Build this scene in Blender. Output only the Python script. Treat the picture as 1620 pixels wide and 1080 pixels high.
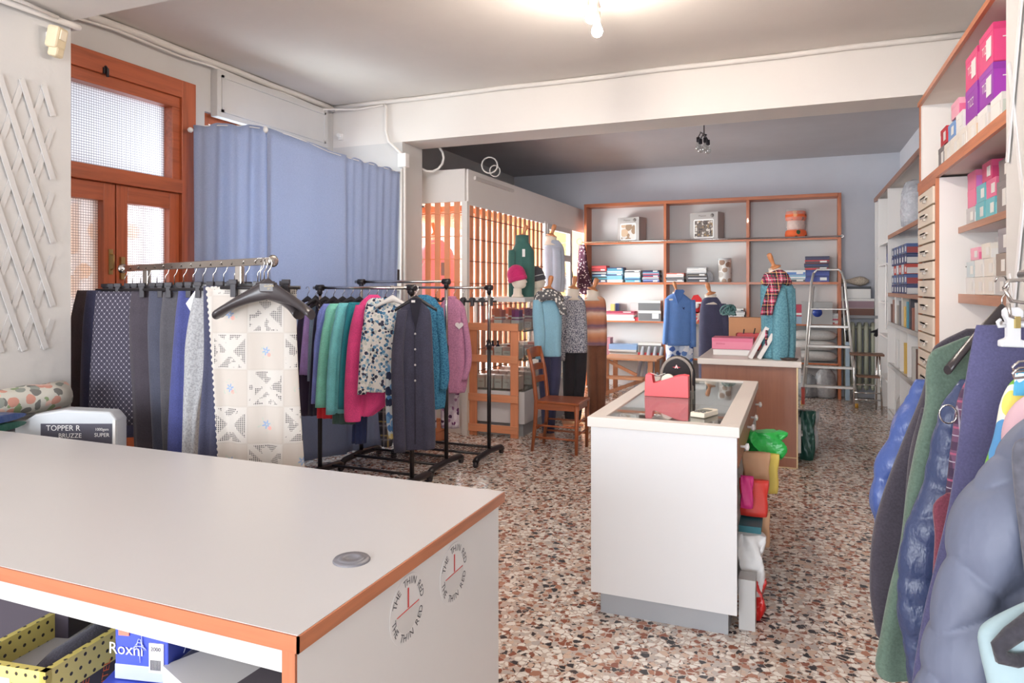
import bpy, math, random
from mathutils import Vector, Matrix
random.seed(7)
PI = math.pi
for o in list(bpy.data.objects): bpy.data.objects.remove(o)
SC = bpy.context.scene
COL = SC.collection

def sr(r, g, b):
    f = lambda v: (v/255/12.92) if v/255 <= .04045 else ((v/255+.055)/1.055)**2.4
    return (f(r), f(g), f(b), 1)

# ---------------------------------------------------------------- camera, world, lights, exposure
cam = bpy.data.cameras.new('camera'); cam.lens = 24.49; cam.sensor_width = 36
cam.shift_y = -87/1620; cam.clip_start = .05
camo = bpy.data.objects.new('camera', cam); COL.objects.link(camo)
TH = math.atan(450/1102)
camo.location = (0, 0, 1.5); camo.rotation_euler = (PI/2, 0, TH)
SC.camera = camo
W = bpy.data.worlds.new('daylight'); SC.world = W; W.use_nodes = True
W.node_tree.nodes['Background'].inputs[0].default_value = (.93, .96, 1, 1)
W.node_tree.nodes['Background'].inputs[1].default_value = 1.0
SC.view_settings.view_transform = 'Standard'; SC.view_settings.look = 'None'
SC.view_settings.exposure = 0.25; SC.view_settings.gamma = 1
try: SC.view_settings.use_curve_mapping = False
except Exception: pass

def area(name, loc, direction, sx, sy, power, color=(1, 1, 1)):
    l = bpy.data.lights.new(name, 'AREA'); l.shape = 'RECTANGLE'; l.size = sx; l.size_y = sy
    l.energy = power; l.color = color
    o = bpy.data.objects.new(name, l); COL.objects.link(o); o.location = loc
    o.rotation_euler = Vector(direction).to_track_quat('-Z', 'Z').to_euler(); return o
# fill lamps added behind camera and in rear room; daylight through left wall openings
area('fill_behind_camera', (-1.3, -4.75, 1.8), (0, 1, .08), 5.0, 2.4, 500, (.93, .985, 1.06))  # unseen fill lamp, added to light the whole room evenly
area('daylight_display_window', (-4.75, 7.5, 1.7), (1, .25, .05), 2.3, 1.9, 210, (.93, .98, 1.06))
area('fill_rear_room', (-4.2, 9.05, 1.5), (1, .12, 0), 1.2, 2.2, 330, (.96, .98, 1.02))  # added lamp without a window behind it, lifts the dim rear
area('daylight_curtained_window', (-4.95, 4.75, 2.0), (1, 0, -.25), 1.3, 1.8, 85, (.9, .97, 1.05))
area('daylight_entrance_door', (-5.1, 3.2, 1.8), (1, 0, 0), 1.4, 2.4, 8, (.97, 1, 1.03))

# ---------------------------------------------------------------- object helpers
def link(o, parent=None):
    COL.objects.link(o)
    if parent: o.parent = parent
    return o
def tag(o, label=None, cat=None, group=None, kind=None):
    if label: o['label'] = label
    if cat: o['category'] = cat
    if group: o['group'] = group
    if kind: o['kind'] = kind
    return o
def thing(name, label, cat, loc=(0, 0, 0), rz=0, group=None, kind=None):
    o = bpy.data.objects.new(name, None); o.empty_display_size = .1
    link(o); o.location = loc; o.rotation_euler = (0, 0, rz)
    return tag(o, label, cat, group, kind)
def kids(o): return [c for c in bpy.data.objects if c.parent == o]
def copy_tree(o, parent=None):
    c = o.copy(); COL.objects.link(c); c.parent = parent
    for ch in list(o.children): copy_tree(ch, c)
    return c

TXT = {}
def glyphs(s, size):
    k = (s, size)
    if k not in TXT:
        cu = bpy.data.curves.new('t', 'FONT'); cu.body = s; cu.size = size; cu.resolution_u = 3
        cu.align_x = 'CENTER'; cu.align_y = 'CENTER'
        ob = bpy.data.objects.new('t', cu); COL.objects.link(ob)
        dg = bpy.context.evaluated_depsgraph_get(); dg.update()
        me = ob.evaluated_get(dg).to_mesh()
        TXT[k] = ([tuple(v.co) for v in me.vertices], [tuple(p.vertices) for p in me.polygons])
        ob.evaluated_get(dg).to_mesh_clear()
        bpy.data.objects.remove(ob); bpy.data.curves.remove(cu)
    return TXT[k]

class MB:
    """collects shapes, built as one mesh object"""
    def __init__(s): s.v = []; s.f = []; s.mi = []; s.sm = []; s.m = 0
    def mat(s, i): s.m = i; return s
    def add(s, vs, fs, smooth=False):
        b = len(s.v); s.v += [tuple(p) for p in vs]
        for f in fs: s.f.append(tuple(b+i for i in f)); s.mi.append(s.m); s.sm.append(smooth)
        return s
    def box(s, x0, x1, y0, y1, z0, z1):
        if x0 > x1: x0, x1 = x1, x0
        if y0 > y1: y0, y1 = y1, y0
        if z0 > z1: z0, z1 = z1, z0
        return s.add([(x0,y0,z0),(x1,y0,z0),(x1,y1,z0),(x0,y1,z0),(x0,y0,z1),(x1,y0,z1),(x1,y1,z1),(x0,y1,z1)],
                     [(0,3,2,1),(4,5,6,7),(0,1,5,4),(1,2,6,5),(2,3,7,6),(3,0,4,7)])
    def cbox(s, c, d, M=None):
        hx, hy, hz = d[0]/2, d[1]/2, d[2]/2
        P = [(-hx,-hy,-hz),(hx,-hy,-hz),(hx,hy,-hz),(-hx,hy,-hz),(-hx,-hy,hz),(hx,-hy,hz),(hx,hy,hz),(-hx,hy,hz)]
        P = [Vector(p) for p in P]
        if M is not None: P = [M @ p for p in P]
        return s.add([p+Vector(c) for p in P], [(0,3,2,1),(4,5,6,7),(0,1,5,4),(1,2,6,5),(2,3,7,6),(3,0,4,7)])
    def beam(s, p0, p1, w, h, up=(0, 0, 1)):
        """rectangular bar from p0 to p1, w across, h along up"""
        p0, p1 = Vector(p0), Vector(p1); d = (p1-p0).normalized(); up = Vector(up)
        r = d.cross(up)
        if r.length < 1e-4: r = d.cross(Vector((0, 1, 0)))
        r.normalize(); u = r.cross(d).normalized()
        vs = []
        for p in (p0, p1):
            for a, b in ((-1,-1),(1,-1),(1,1),(-1,1)): vs.append(p+r*a*w/2+u*b*h/2)
        return s.add(vs, [(0,1,2,3),(7,6,5,4),(0,4,5,1),(1,5,6,2),(2,6,7,3),(3,7,4,0)])
    def cyl(s, p0, p1, r, r2=None, n=12, cap=True):
        return s.tube([p0, p1], [r, r if r2 is None else r2], n, cap)
    def tube(s, pts, r, n=8, cap=True, flat=1.0):
        pts = [Vector(p) for p in pts]
        if not isinstance(r, (list, tuple)): r = [r]*len(pts)
        vs = []; pr = None
        for i, p in enumerate(pts):
            d = (pts[min(i+1, len(pts)-1)]-pts[max(i-1, 0)])
            d = d.normalized() if d.length > 1e-9 else Vector((0, 0, 1))
            if pr is None:
                a = Vector((0, 0, 1)) if abs(d.z) < .9 else Vector((1, 0, 0))
                pr = d.cross(a).normalized()
            pr = (pr-d*pr.dot(d)).normalized(); q = d.cross(pr)
            for k in range(n):
                t = 2*PI*k/n; vs.append(p+(pr*math.cos(t)*flat+q*math.sin(t))*r[i])
        fs = []
        for i in range(len(pts)-1):
            for k in range(n):
                a, b = i*n+k, i*n+(k+1) % n; fs.append((a, b, b+n, a+n))
        s.add(vs, fs, True)
        if cap:
            L = len(pts)
            b = len(s.v)-L*n
            s.f.append(tuple(b+k for k in reversed(range(n)))); s.f.append(tuple(b+(L-1)*n+k for k in range(n)))
            s.mi += [s.m]*2; s.sm += [False]*2
        return s
    def rings(s, R, cap=True, smooth=True):
        n = len(R[0]); vs = [p for r in R for p in r]; fs = []
        for i in range(len(R)-1):
            for k in range(n):
                a, b = i*n+k, i*n+(k+1) % n; fs.append((a, b, b+n, a+n))
        b0 = len(s.v); s.add(vs, fs, smooth)
        if cap:
            L = len(R)
            s.f.append(tuple(b0+k for k in reversed(range(n)))); s.f.append(tuple(b0+(L-1)*n+k for k in range(n)))
            s.mi += [s.m]*2; s.sm += [False]*2
        return s
    def lathe(s, prof, c=(0, 0, 0), n=20, sx=1, sy=1, M=None):
        R = []
        for r, z in prof:
            ring = [Vector((r*math.cos(2*PI*k/n)*sx, r*math.sin(2*PI*k/n)*sy, z)) for k in range(n)]
            if M is not None: ring = [M @ p for p in ring]
            R.append([p+Vector(c) for p in ring])
        return s.rings(R)
    def ball(s, c, rx, ry=None, rz=None, n=14, m=9):
        ry = ry or rx; rz = rz or rx
        R = []
        for i in range(m+1):
            a = -PI/2+PI*i/m; cr = max(math.cos(a), .02)
            R.append([(c[0]+rx*cr*math.cos(2*PI*k/n), c[1]+ry*cr*math.sin(2*PI*k/n), c[2]+rz*math.sin(a)) for k in range(n)])
        return s.rings(R)
    def prism(s, poly, u, v, w, o, t):
        """polygon of (a,b) in plane o+a*u+b*v, thickened by t along w"""
        u, v, w, o = Vector(u), Vector(v), Vector(w), Vector(o)
        A = [o+u*a+v*b for a, b in poly]; n = len(A)
        B = [p+w*t for p in A]
        fs = [tuple(reversed(range(n))), tuple(range(n, 2*n))]+[(i, (i+1) % n, n+(i+1) % n, n+i) for i in range(n)]
        return s.add(A+B, fs)
    def text(s, st, size, o, u, v):
        vs, fs = glyphs(st, size); u, v, o = Vector(u), Vector(v), Vector(o)
        return s.add([o+u*p[0]+v*p[1] for p in vs], fs)
    def grid(s, fn, nu, nv, smooth=True):
        vs = [fn(i/nu, j/nv) for j in range(nv+1) for i in range(nu+1)]
        fs = [(j*(nu+1)+i, j*(nu+1)+i+1, (j+1)*(nu+1)+i+1, (j+1)*(nu+1)+i) for j in range(nv) for i in range(nu)]
        return s.add(vs, fs, smooth)
    def build(s, name, mats, parent=None, bevel=0, solid=0, world=False, sub=0, loc=None):
        vs = s.v
        if world and parent is not None:
            q = Vector((0, 0, 0)); p = parent
            while p: q += Vector(p.location); p = p.parent
            vs = [(a-q[0], b-q[1], c-q[2]) for a, b, c in vs]
        if loc is not None: vs = [(a-loc[0], b-loc[1], c-loc[2]) for a, b, c in vs]
        me = bpy.data.meshes.new(name); me.from_pydata([tuple(x) for x in vs], [], s.f)
        if not isinstance(mats, (list, tuple)): mats = [mats]
        for m in mats: me.materials.append(m)
        for p, i, k in zip(me.polygons, s.mi, s.sm): p.material_index = i; p.use_smooth = k
        me.update()
        o = bpy.data.objects.new(name, me); link(o, parent)
        if loc is not None: o.location = loc
        if solid:
            md = o.modifiers.new('solid', 'SOLIDIFY'); md.thickness = solid; md.offset = 0
        if bevel:
            md = o.modifiers.new('bevel', 'BEVEL'); md.width = bevel; md.segments = 2; md.limit_method = 'ANGLE'
        if sub:
            md = o.modifiers.new('sub', 'SUBSURF'); md.levels = sub; md.render_levels = sub
        return o

# ---------------------------------------------------------------- materials
MC = {}
class NT:
    def __init__(s, name):
        s.m = bpy.data.materials.new(name); s.m.use_nodes = True; s.t = s.m.node_tree
        s.b = s.t.nodes['Principled BSDF']; s.out = s.t.nodes['Material Output']
    def node(s, t, **k):
        n = s.t.nodes.new(t)
        for a, b in k.items(): setattr(n, a, b)
        return n
    def put(s, sock, v):
        if hasattr(v, 'is_output') or isinstance(v, bpy.types.NodeSocket): s.t.links.new(v, sock)
        else: sock.default_value = v
    def math(s, op, a, b=0, c=None, clamp=False):
        n = s.node('ShaderNodeMath', operation=op, use_clamp=clamp); s.put(n.inputs[0], a); s.put(n.inputs[1], b)
        if c is not None: s.put(n.inputs[2], c)
        return n.outputs[0]
    def mix(s, f, a, b, blend='MIX'):
        n = s.node('ShaderNodeMix', data_type='RGBA', blend_type=blend)
        s.put(n.inputs[0], f); s.put(n.inputs[6], a); s.put(n.inputs[7], b); return n.outputs[2]
    def co(s, scale=(1, 1, 1), rot=(0, 0, 0), kind='Object'):
        t = s.node('ShaderNodeTexCoord'); m = s.node('ShaderNodeMapping')
        s.t.links.new(t.outputs[kind], m.inputs[0]); m.inputs['Scale'].default_value = scale
        m.inputs['Rotation'].default_value = rot; return m.outputs[0]
    def xyz(s, v):
        n = s.node('ShaderNodeSeparateXYZ'); s.put(n.inputs[0], v); return n.outputs
    def noise(s, v, scale, detail=3, out=0, rough=.5):
        n = s.node('ShaderNodeTexNoise'); s.put(n.inputs['Vector'], v); n.inputs['Scale'].default_value = scale
        n.inputs['Detail'].default_value = detail; n.inputs['Roughness'].default_value = rough; return n.outputs[out]
    def vor(s, v, scale, feature='F1', out='Color'):
        n = s.node('ShaderNodeTexVoronoi', feature=feature); s.put(n.inputs['Vector'], v)
        n.inputs['Scale'].default_value = scale; return n.outputs[out]
    def ramp(s, f, stops, const=False):
        n = s.node('ShaderNodeValToRGB'); s.put(n.inputs[0], f); r = n.color_ramp
        if const: r.interpolation = 'CONSTANT'
        while len(r.elements) < len(stops): r.elements.new(.5)
        for e, (p, c) in zip(r.elements, stops): e.position = p; e.color = c
        return n.outputs[0]
    def bump(s, h, strength=.3, dist=.01):
        n = s.node('ShaderNodeBump'); s.put(n.inputs['Height'], h); n.inputs['Strength'].default_value = strength
        n.inputs['Distance'].default_value = dist; s.t.links.new(n.outputs[0], s.b.inputs['Normal'])
    def fin(s, color, rough=.5, metal=0, **k):
        s.put(s.b.inputs['Base Color'], color); s.put(s.b.inputs['Roughness'], rough); s.b.inputs['Metallic'].default_value = metal
        for a, b in k.items(): s.b.inputs[a.replace('_', ' ')].default_value = b
        return s.m
def cached(fn):
    def g(*a, **k):
        key = (fn.__name__, a, tuple(sorted(k.items())))
        if key not in MC: MC[key] = fn(*a, **k)
        return MC[key]
    return g
@cached
def plain(r, g, b, rough=.5, metal=0, var=.05, coat=0):
    n = NT('painted_%d_%d_%d' % (r, g, b)); c = sr(r, g, b)
    nz = n.noise(n.co(), 3.1, 4)
    d = tuple(x*(1-var) for x in c[:3])+(1,)
    return n.fin(n.mix(nz, c, d), rough, metal, Coat_Weight=coat)
@cached
def fabric(r, g, b, scale=240, amt=.28, rough=.9, bump=.35, sheen=.15):
    n = NT('cloth_%d_%d_%d' % (r, g, b)); c = sr(r, g, b); co = n.co()
    nz = n.noise(co, scale, 2); big = n.noise(co, 9, 3)
    lo = tuple(x*(1-amt) for x in c[:3])+(1,); hi = tuple(min(1, x*(1+amt)+.004) for x in c[:3])+(1,)
    f = n.math('ADD', n.math('MULTIPLY', nz, .7), n.math('MULTIPLY', big, .3))
    n.bump(nz, bump, .004)
    return n.fin(n.ramp(f, [(.3, lo), (.7, hi)]), rough, 0, Sheen_Weight=sheen)
@cached
def shiny(r, g, b, rough=.3, scale=14, bump=.5):
    n = NT('nylon_%d_%d_%d' % (r, g, b)); c = sr(r, g, b); co = n.co((1, 1, .6))
    nz = n.noise(co, scale, 4); n.bump(nz, bump, .02)
    lo = tuple(x*.8 for x in c[:3])+(1,)
    return n.fin(n.mix(nz, lo, c), rough, 0)
@cached
def wood(r, g, b, axis='z', rough=.42, dark=.62, coat=.1):
    n = NT('wood_%d_%d_%d_%s' % (r, g, b, axis)); c = sr(r, g, b)
    sc = {'x': (1.2, 22, 22), 'y': (22, 1.2, 22), 'z': (22, 22, 1.2)}[axis]
    co = n.co(sc); nz = n.noise(co, 1.6, 5, rough=.65)
    big = n.noise(n.co(tuple(v*.25 for v in sc)), 1.3, 2)
    lo = tuple(x*dark for x in c[:3])+(1,)
    f = n.math('ADD', n.math('MULTIPLY', nz, .65), n.math('MULTIPLY', big, .35))
    n.bump(nz, .08, .002)
    return n.fin(n.ramp(f, [(.3, lo), (.52, c), (.75, tuple(min(1, x*1.12) for x in c[:3])+(1,))]), rough, 0, Coat_Weight=coat)
@cached
def glass(tint=1.0, refl=.12, g=None):
    n = NT('clear_glass'); tr = n.node('ShaderNodeBsdfTransparent'); gl = n.node('ShaderNodeBsdfGlossy')
    gl.inputs['Roughness'].default_value = .02
    tr.inputs[0].default_value = g or (tint*.97, tint, tint*.985, 1)
    mx = n.node('ShaderNodeMixShader'); fr = n.node('ShaderNodeLayerWeight'); fr.inputs[0].default_value = .5
    f = n.math('ADD', n.math('MULTIPLY', fr.outputs['Fresnel'], .0), refl)
    f2 = n.math('ADD', f, n.math('MULTIPLY', n.math('POWER', fr.outputs['Facing'], 4), .5), clamp=True)
    n.put(mx.inputs[0], f2); n.t.links.new(tr.outputs[0], mx.inputs[1]); n.t.links.new(gl.outputs[0], mx.inputs[2])
    n.t.links.new(mx.outputs[0], n.out.inputs[0]); return n.m
@cached
def plasticfilm(r=225, g=225, b=228, alpha=.45):
    n = NT('clear_film'); tr = n.node('ShaderNodeBsdfTransparent'); mx = n.node('ShaderNodeMixShader')
    nz = n.noise(n.co(), 26, 4); n.bump(nz, .9, .03)
    n.fin(sr(r, g, b), .12, 0, Specular_IOR_Level=.9)
    f = n.math('ADD', n.math('MULTIPLY', nz, .4), alpha-.2, clamp=True)
    n.put(mx.inputs[0], f); n.t.links.new(tr.outputs[0], mx.inputs[1]); n.t.links.new(n.b.outputs[0], mx.inputs[2])
    n.t.links.new(mx.outputs[0], n.out.inputs[0]); return n.m
@cached
def emis(r, g, b, s):
    n = NT('lit_bulb'); e = n.node('ShaderNodeEmission'); e.inputs[0].default_value = sr(r, g, b); e.inputs[1].default_value = s
    n.t.links.new(e.outputs[0], n.out.inputs[0]); return n.m
CHROME = plain(205, 200, 195, .18, 1, .1); STEEL = plain(190, 188, 186, .3, 1, .15)
BLK = plain(38, 35, 38, .4); BLKM = plain(48, 44, 50, .55); WHT = plain(232, 229, 226, .4)
def plaster(name, r, g, b, mott=.06, rough=.85):
    n = NT(name); c = sr(r, g, b); co = n.co(kind='Object')
    a = n.noise(co, 1.4, 5, rough=.6); f = n.noise(co, 60, 3)
    n.bump(f, .12, .004)
    d = tuple(x*(1-mott) for x in c[:3])+(1,)
    return n.fin(n.ramp(a, [(.35, d), (.65, c)]), rough)
WALL = plaster('wall_paint_warm_white', 206, 203, 200)
WALLR = plaster('wall_paint_cool_grey', 218, 219, 226, .06)
WALLS_SIDE = plaster('wall_paint_shaded_grey', 200, 197, 196, .14)
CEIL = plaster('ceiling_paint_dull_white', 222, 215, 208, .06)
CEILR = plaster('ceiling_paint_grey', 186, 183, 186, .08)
BEAM = plaster('beam_paint_cream', 222, 216, 210, .03)
LAM = plain(230, 229, 228, .32, 0, .03); LAMT = plain(202, 199, 198, .3, 0, .04)
EDGE = wood(196, 122, 84, 'x'); EDGEY = wood(196, 122, 84, 'y'); EDGEZ = wood(196, 122, 84, 'z')

def terrazzo():
    n = NT('terrazzo_tiles'); co = n.co()
    warp = n.noise(co, 34, 3, 1)
    vm = n.node('ShaderNodeVectorMath', operation='MULTIPLY_ADD'); n.put(vm.inputs[0], warp); vm.inputs[1].default_value = (.022, .022, 0); n.put(vm.inputs[2], co)
    v = vm.outputs[0]
    def layer(scale):
        cell = n.xyz(n.vor(v, scale)); edge = n.vor(v, scale, 'DISTANCE_TO_EDGE', 'Distance')
        return cell, edge
    c1, e1 = layer(36)
    cream, rust, black, tan, grey, mortar = sr(242, 236, 228), sr(146, 88, 68), sr(54, 50, 53), sr(214, 186, 166), sr(194, 184, 178), sr(202, 186, 174)
    chips = n.ramp(c1[0], [(0, cream), (.34, tan), (.46, rust), (.60, black), (.73, sr(176, 124, 102)), (.80, grey), (.92, cream)], True)
    c2, e2 = layer(75)
    small = n.ramp(c2[1], [(0, mortar), (.35, sr(214, 196, 182)), (.6, sr(150, 100, 76)), (.78, mortar), (.88, sr(80, 70, 68))], True)
    small = n.mix(n.math('GREATER_THAN', e2, .045), mortar, small)
    on = n.math('MULTIPLY', n.math('GREATER_THAN', e1, n.math('ADD', .035, n.math('MULTIPLY', c1[2], .09))), n.math('LESS_THAN', c1[1], .86))
    c = n.mix(on, small, chips)
    p = n.xyz(co)
    def joint(a): 
        return n.math('LESS_THAN', n.math('ABSOLUTE', n.math('SUBTRACT', n.math('FRACT', n.math('MULTIPLY', a, 1/.4)), .5)), .0035)
    j = n.math('MAXIMUM', joint(p[0]), joint(p[1]))
    c = n.mix(n.math('MULTIPLY', j, .5), c, sr(140, 120, 108))
    st = n.noise(co, .8, 3)
    c = n.mix(n.math('MULTIPLY', n.math('SUBTRACT', st, .35, clamp=True), .35), c, sr(170, 145, 125), 'MULTIPLY')
    return n.fin(c, n.math('ADD', .16, n.math('MULTIPLY', n.noise(co, 6, 3), .16)), 0, Specular_IOR_Level=.5)

# ---------------------------------------------------------------- the setting
def struct(name, mb, m, **k):
    return tag(mb.build(name, m, **k), kind='structure')
XL, XR, YB, YF, ZC = -4.25, 1.27, 10.5, -4.6, 3.28
struct('floor', MB().box(XL-.3, XR+.3, YF-.3, YB+.3, -.1, 0), terrazzo())
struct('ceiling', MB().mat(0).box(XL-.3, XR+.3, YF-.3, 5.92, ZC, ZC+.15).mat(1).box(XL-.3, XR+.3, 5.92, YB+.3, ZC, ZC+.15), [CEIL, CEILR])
def wall_x(x0, x1, segs, openings, z1=ZC):
    mb = MB(); ys = segs; cur = ys[0]
    for (a, b, z0, zt) in openings:
        mb.box(x0, x1, cur, a, 0, z1)
        if z0 > 0: mb.box(x0, x1, a, b, 0, z0)
        mb.box(x0, x1, a, b, zt, z1); cur = b
    mb.box(x0, x1, cur, ys[1], 0, z1); return mb
struct('wall_left', wall_x(XL-.3, XL, (YF-.3, YB+.3), [(2.62, 3.98, 0, 3.03), (4.1, 5.35, .9, 2.86), (6.5, 8.7, .5, 2.5)]), WALL)
struct('wall_right', MB().box(XR, XR+.2, 3.17, YB+.3, 0, ZC), WALLR)
struct('wall_back', MB().mat(0).box(-3.1, XR, YB, YB+.3, 0, ZC).box(XL, -3.1, YB, YB+.3, 2.6, ZC).mat(1).box(XL, -3.1, YB, YB+.3, 0, 2.6), [WALLR, plaster('wall_paint_yellow', 238, 192, 116)])
mbf = MB(); mbf.box(XL-.3, -3.8, YF-.3, YF, 0, ZC).box(1.2, XR+.3, YF-.3, YF, 0, ZC).box(-3.8, 1.2, YF-.3, YF, 0, .45).box(-3.8, 1.2, YF-.3, YF, 2.95, ZC)
struct('wall_front', mbf, WALL)
struct('wall_right_near', MB().box(.74, XR+.3, YF, 3.17, 0, ZC), WALL)
struct('trim_1', MB().box(XL, -3.47, 1.9, 2.47, 0, 2.87), WALL)                 # near pilaster
struct('trim_2', MB().box(XL, .74, 1.9, 2.47, 2.87, ZC), BEAM)                  # near beam
struct('trim_3', MB().box(XL, -3.46, 5.72, 6.1, 0, 2.87), WALL)                 # far pilaster
struct('trim_4', MB().box(XL, XR, 5.72, 6.1, 2.87, ZC), BEAM)                   # far beam
cm = MB()
for (p0, p1, r) in (((XL+.02, 2.5, ZC-.03), (XL+.02, 5.7, ZC-.03), .028), ((XL, 5.70, ZC-.02), (XR, 5.70, ZC-.02), .022)):
    cm.tube([Vector(p0)+(Vector(p1)-Vector(p0))*k/12+Vector((0, 0, .004*math.sin(k*2))) for k in range(13)], r, 8)
struct('trim_5', cm, BEAM)
# front window added unseen behind the camera, to go with the fill lamp
wf = MB()
for x in (-3.8, -2.15, -.5, 1.14): wf.box(x, x+.06, YF-.2, YF-.12, .45, 2.95)
wf.box(-3.8, 1.2, YF-.2, YF-.12, .45, .51).box(-3.8, 1.2, YF-.2, YF-.12, 2.89, 2.95)
w1 = thing('window_4', 'added front window, unseen behind the camera', 'window', (0, YF, 0), kind='structure')
wf.build('window_frame', plain(180, 180, 182, .4), w1, world=True)

# --- left entrance door: wooden frame, transom, two glazed leaves, patterned net curtain outside
DW = wood(178, 92, 56, 'z', .38, .55); DWY = wood(178, 92, 56, 'y', .38, .55)
def reeded():
    n = NT('reeded_glass'); p = n.xyz(n.co())
    g = lambda a, k: n.math('LESS_THAN', n.math('FRACT', n.math('MULTIPLY', a, k)), .2)
    f = n.math('MAXIMUM', g(p[1], 58), g(p[2], 58))
    c = n.mix(f, sr(246, 246, 248), sr(150, 148, 156))
    tl = n.node('ShaderNodeBsdfTranslucent'); tr = n.node('ShaderNodeBsdfTransparent'); n.put(tl.inputs[0], c); n.put(tr.inputs[0], c)
    mx = n.node('ShaderNodeMixShader'); mx.inputs[0].default_value = .45
    n.t.links.new(tl.outputs[0], mx.inputs[1]); n.t.links.new(tr.outputs[0], mx.inputs[2])
    gl = n.node('ShaderNodeBsdfGlossy'); gl.inputs[1].default_value = .25; m2 = n.node('ShaderNodeMixShader'); m2.inputs[0].default_value = .06
    n.t.links.new(mx.outputs[0], m2.inputs[1]); n.t.links.new(gl.outputs[0], m2.inputs[2]); n.t.links.new(m2.outputs[0], n.out.inputs[0]); return n.m
def netcurtain():
    n = NT('floral_net'); co = n.co((1, 1, 1)); a = n.vor(co, 6.5, 'SMOOTH_F1', 'Distance'); k = n.noise(co, 5, 3)
    f = n.math('LESS_THAN', n.math('ADD', a, n.math('MULTIPLY', k, .5)), .62)
    c = n.mix(f, sr(240, 234, 226), sr(214, 140, 60))
    tl = n.node('ShaderNodeBsdfTranslucent'); n.put(tl.inputs[0], c); n.t.links.new(tl.outputs[0], n.out.inputs[0]); return n.m
d1 = thing('door_1', 'glazed double entrance door in reddish brown wood with a reeded glass transom', 'door', (XL, 3.3, 0), kind='structure')
fx0, fx1 = XL-.14, XL+.03
MB().box(fx0, fx1, 3.86, 3.99, 0, 3.03).box(fx0, fx1, 2.61, 2.72, 0, 3.03).build('frame', DW, d1, .004, world=True)
MB().box(fx0, fx1, 2.72, 3.86, 2.9, 3.03).box(fx0+.02, fx1-.02, 2.72, 3.86, 2.82, 2.9).box(fx0, fx1+.005, 2.72, 3.86, 2.19, 2.29).box(fx0+.02, fx1-.02, 2.72, 2.79, 2.29, 2.82).box(fx0+.02, fx1-.02, 3.79, 3.86, 2.29, 2.82).build('transom', DWY, d1, .004, world=True)
MB().box(XL-.08, XL-.07, 2.78, 3.8, 2.28, 2.83).build('transom_pane', reeded(), d1, world=True)
RG = reeded()
for a, b in ((2.72, 3.335), (3.345, 3.86)):
    lf = MB().box(XL-.1, XL, a, a+.085, .02, 2.19).box(XL-.1, XL, b-.085, b, .02, 2.19).build('door_leaf', DW, d1, .004, world=True)
    MB().box(XL-.1, XL, a+.085, b-.085, 2.07, 2.19).box(XL-.1, XL, a+.085, b-.085, .02, .75).box(XL-.03, XL+.006, a+.14, b-.14, .15, .65).build('rail', DWY, lf, .004, world=True).location = (0, 0, 0)
    pn = MB().box(XL-.06, XL-.052, a+.08, b-.08, .74, 2.08).build('pane', RG, lf, world=True)
for c in d1.children:
    for g in c.children: pass
MB().box(XL, XL+.03, 3.27, 3.43, 2.235, 2.28).box(XL, XL+.02, 3.36, 3.43, 2.2, 2.225).build('magnet_contact', plain(225, 205, 170, .5), d1, .003, world=True)
hm = MB().tube([(XL+.002, 3.30, 1.72), (XL+.03, 3.30, 1.71), (XL+.03, 3.30, 1.62), (XL+.002, 3.30, 1.61)], .006)
hm.box(XL, XL+.006, 3.285, 3.315, 1.58, 1.75).box(XL, XL+.02, 3.365, 3.395, 1.55, 1.7)
hm.build('door_handle', plain(178, 150, 100, .35, .8), d1, world=True)
MB().cyl((XL+.01, 3.28, 1.42), (XL+.01, 3.42, 1.42), .008).box(XL, XL+.02, 3.30, 3.37, 1.40, 1.44).build('bolt', BLKM, d1, world=True)
MB().tube([(XL+.03, 3.24, 2.95), (XL+.05, 3.24, 2.93), (XL+.05, 3.24, 2.88)], .009).box(XL+.02, XL+.04, 3.22, 3.26, 2.9, 2.94).build('latch', BLKM, d1, world=True)
net = MB().grid(lambda u, v: (XL-.28+.025*math.sin(u*60), 2.62+u*1.15, .2+v*2.0), 60, 2)
tag(net.build('net_curtain', netcurtain()), 'thin net curtain with orange flowers hanging outside the entrance door glass', 'curtain')
# window behind the blue curtain, roller shutter box above it
w = thing('window_1', 'window behind the blue curtain', 'window', (XL, 4.8, 0), kind='structure')
MB().box(XL-.12, XL-.04, 4.1, 4.18, .9, 2.86).box(XL-.12, XL-.04, 5.27, 5.35, .9, 2.86).box(XL-.12, XL-.04, 4.18, 5.27, .9, .98).box(XL-.12, XL-.04, 4.18, 5.27, 2.78, 2.86).box(XL-.12, XL-.04, 4.8, 4.86, .98, 2.78).build('window_frame', DW, w, world=True)
MB().box(XL-.09, XL-.08, 4.16, 5.3, .96, 2.8).build('pane', glass(), w, world=True)
w = thing('window_2', 'roller shutter box above the blue curtain', 'window', (XL, 4.8, 2.9), kind='structure')
MB().box(XL, XL+.07, 4.16, 5.55, 2.83, 3.2).build('shutter_box', WALL, w, .006, world=True)
mo = MB()
for a in (0, 1): 
    y0, y1, z0, z1 = 4.2, 5.5, 2.87, 3.16
    mo.box(XL+.07, XL+.082, y0, y1, (z0, z1-.02)[a], (z0+.02, z1)[a]).box(XL+.07, XL+.082, (y0, y1-.02)[a], (y0+.02, y1)[a], z0, z1)
mo.build('panel_moulding', WALL, w, world=True)
w = thing('window_3', 'bright display window', 'window', (XL, 7.5, 0), kind='structure')
wfm = MB()
for y in (6.5, 7.55, 8.64): wfm.box(XL-.12, XL-.04, y, y+.06, .5, 2.5)
wfm.box(XL-.12, XL-.04, 6.5, 8.7, .5, .56).box(XL-.12, XL-.04, 6.5, 8.7, 2.44, 2.5).build('window_frame', plain(215, 213, 210, .4), w, world=True)
MB().box(XL-.09, XL-.08, 6.52, 8.68, .52, 2.48).build('pane', glass(), w, world=True)
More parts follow.
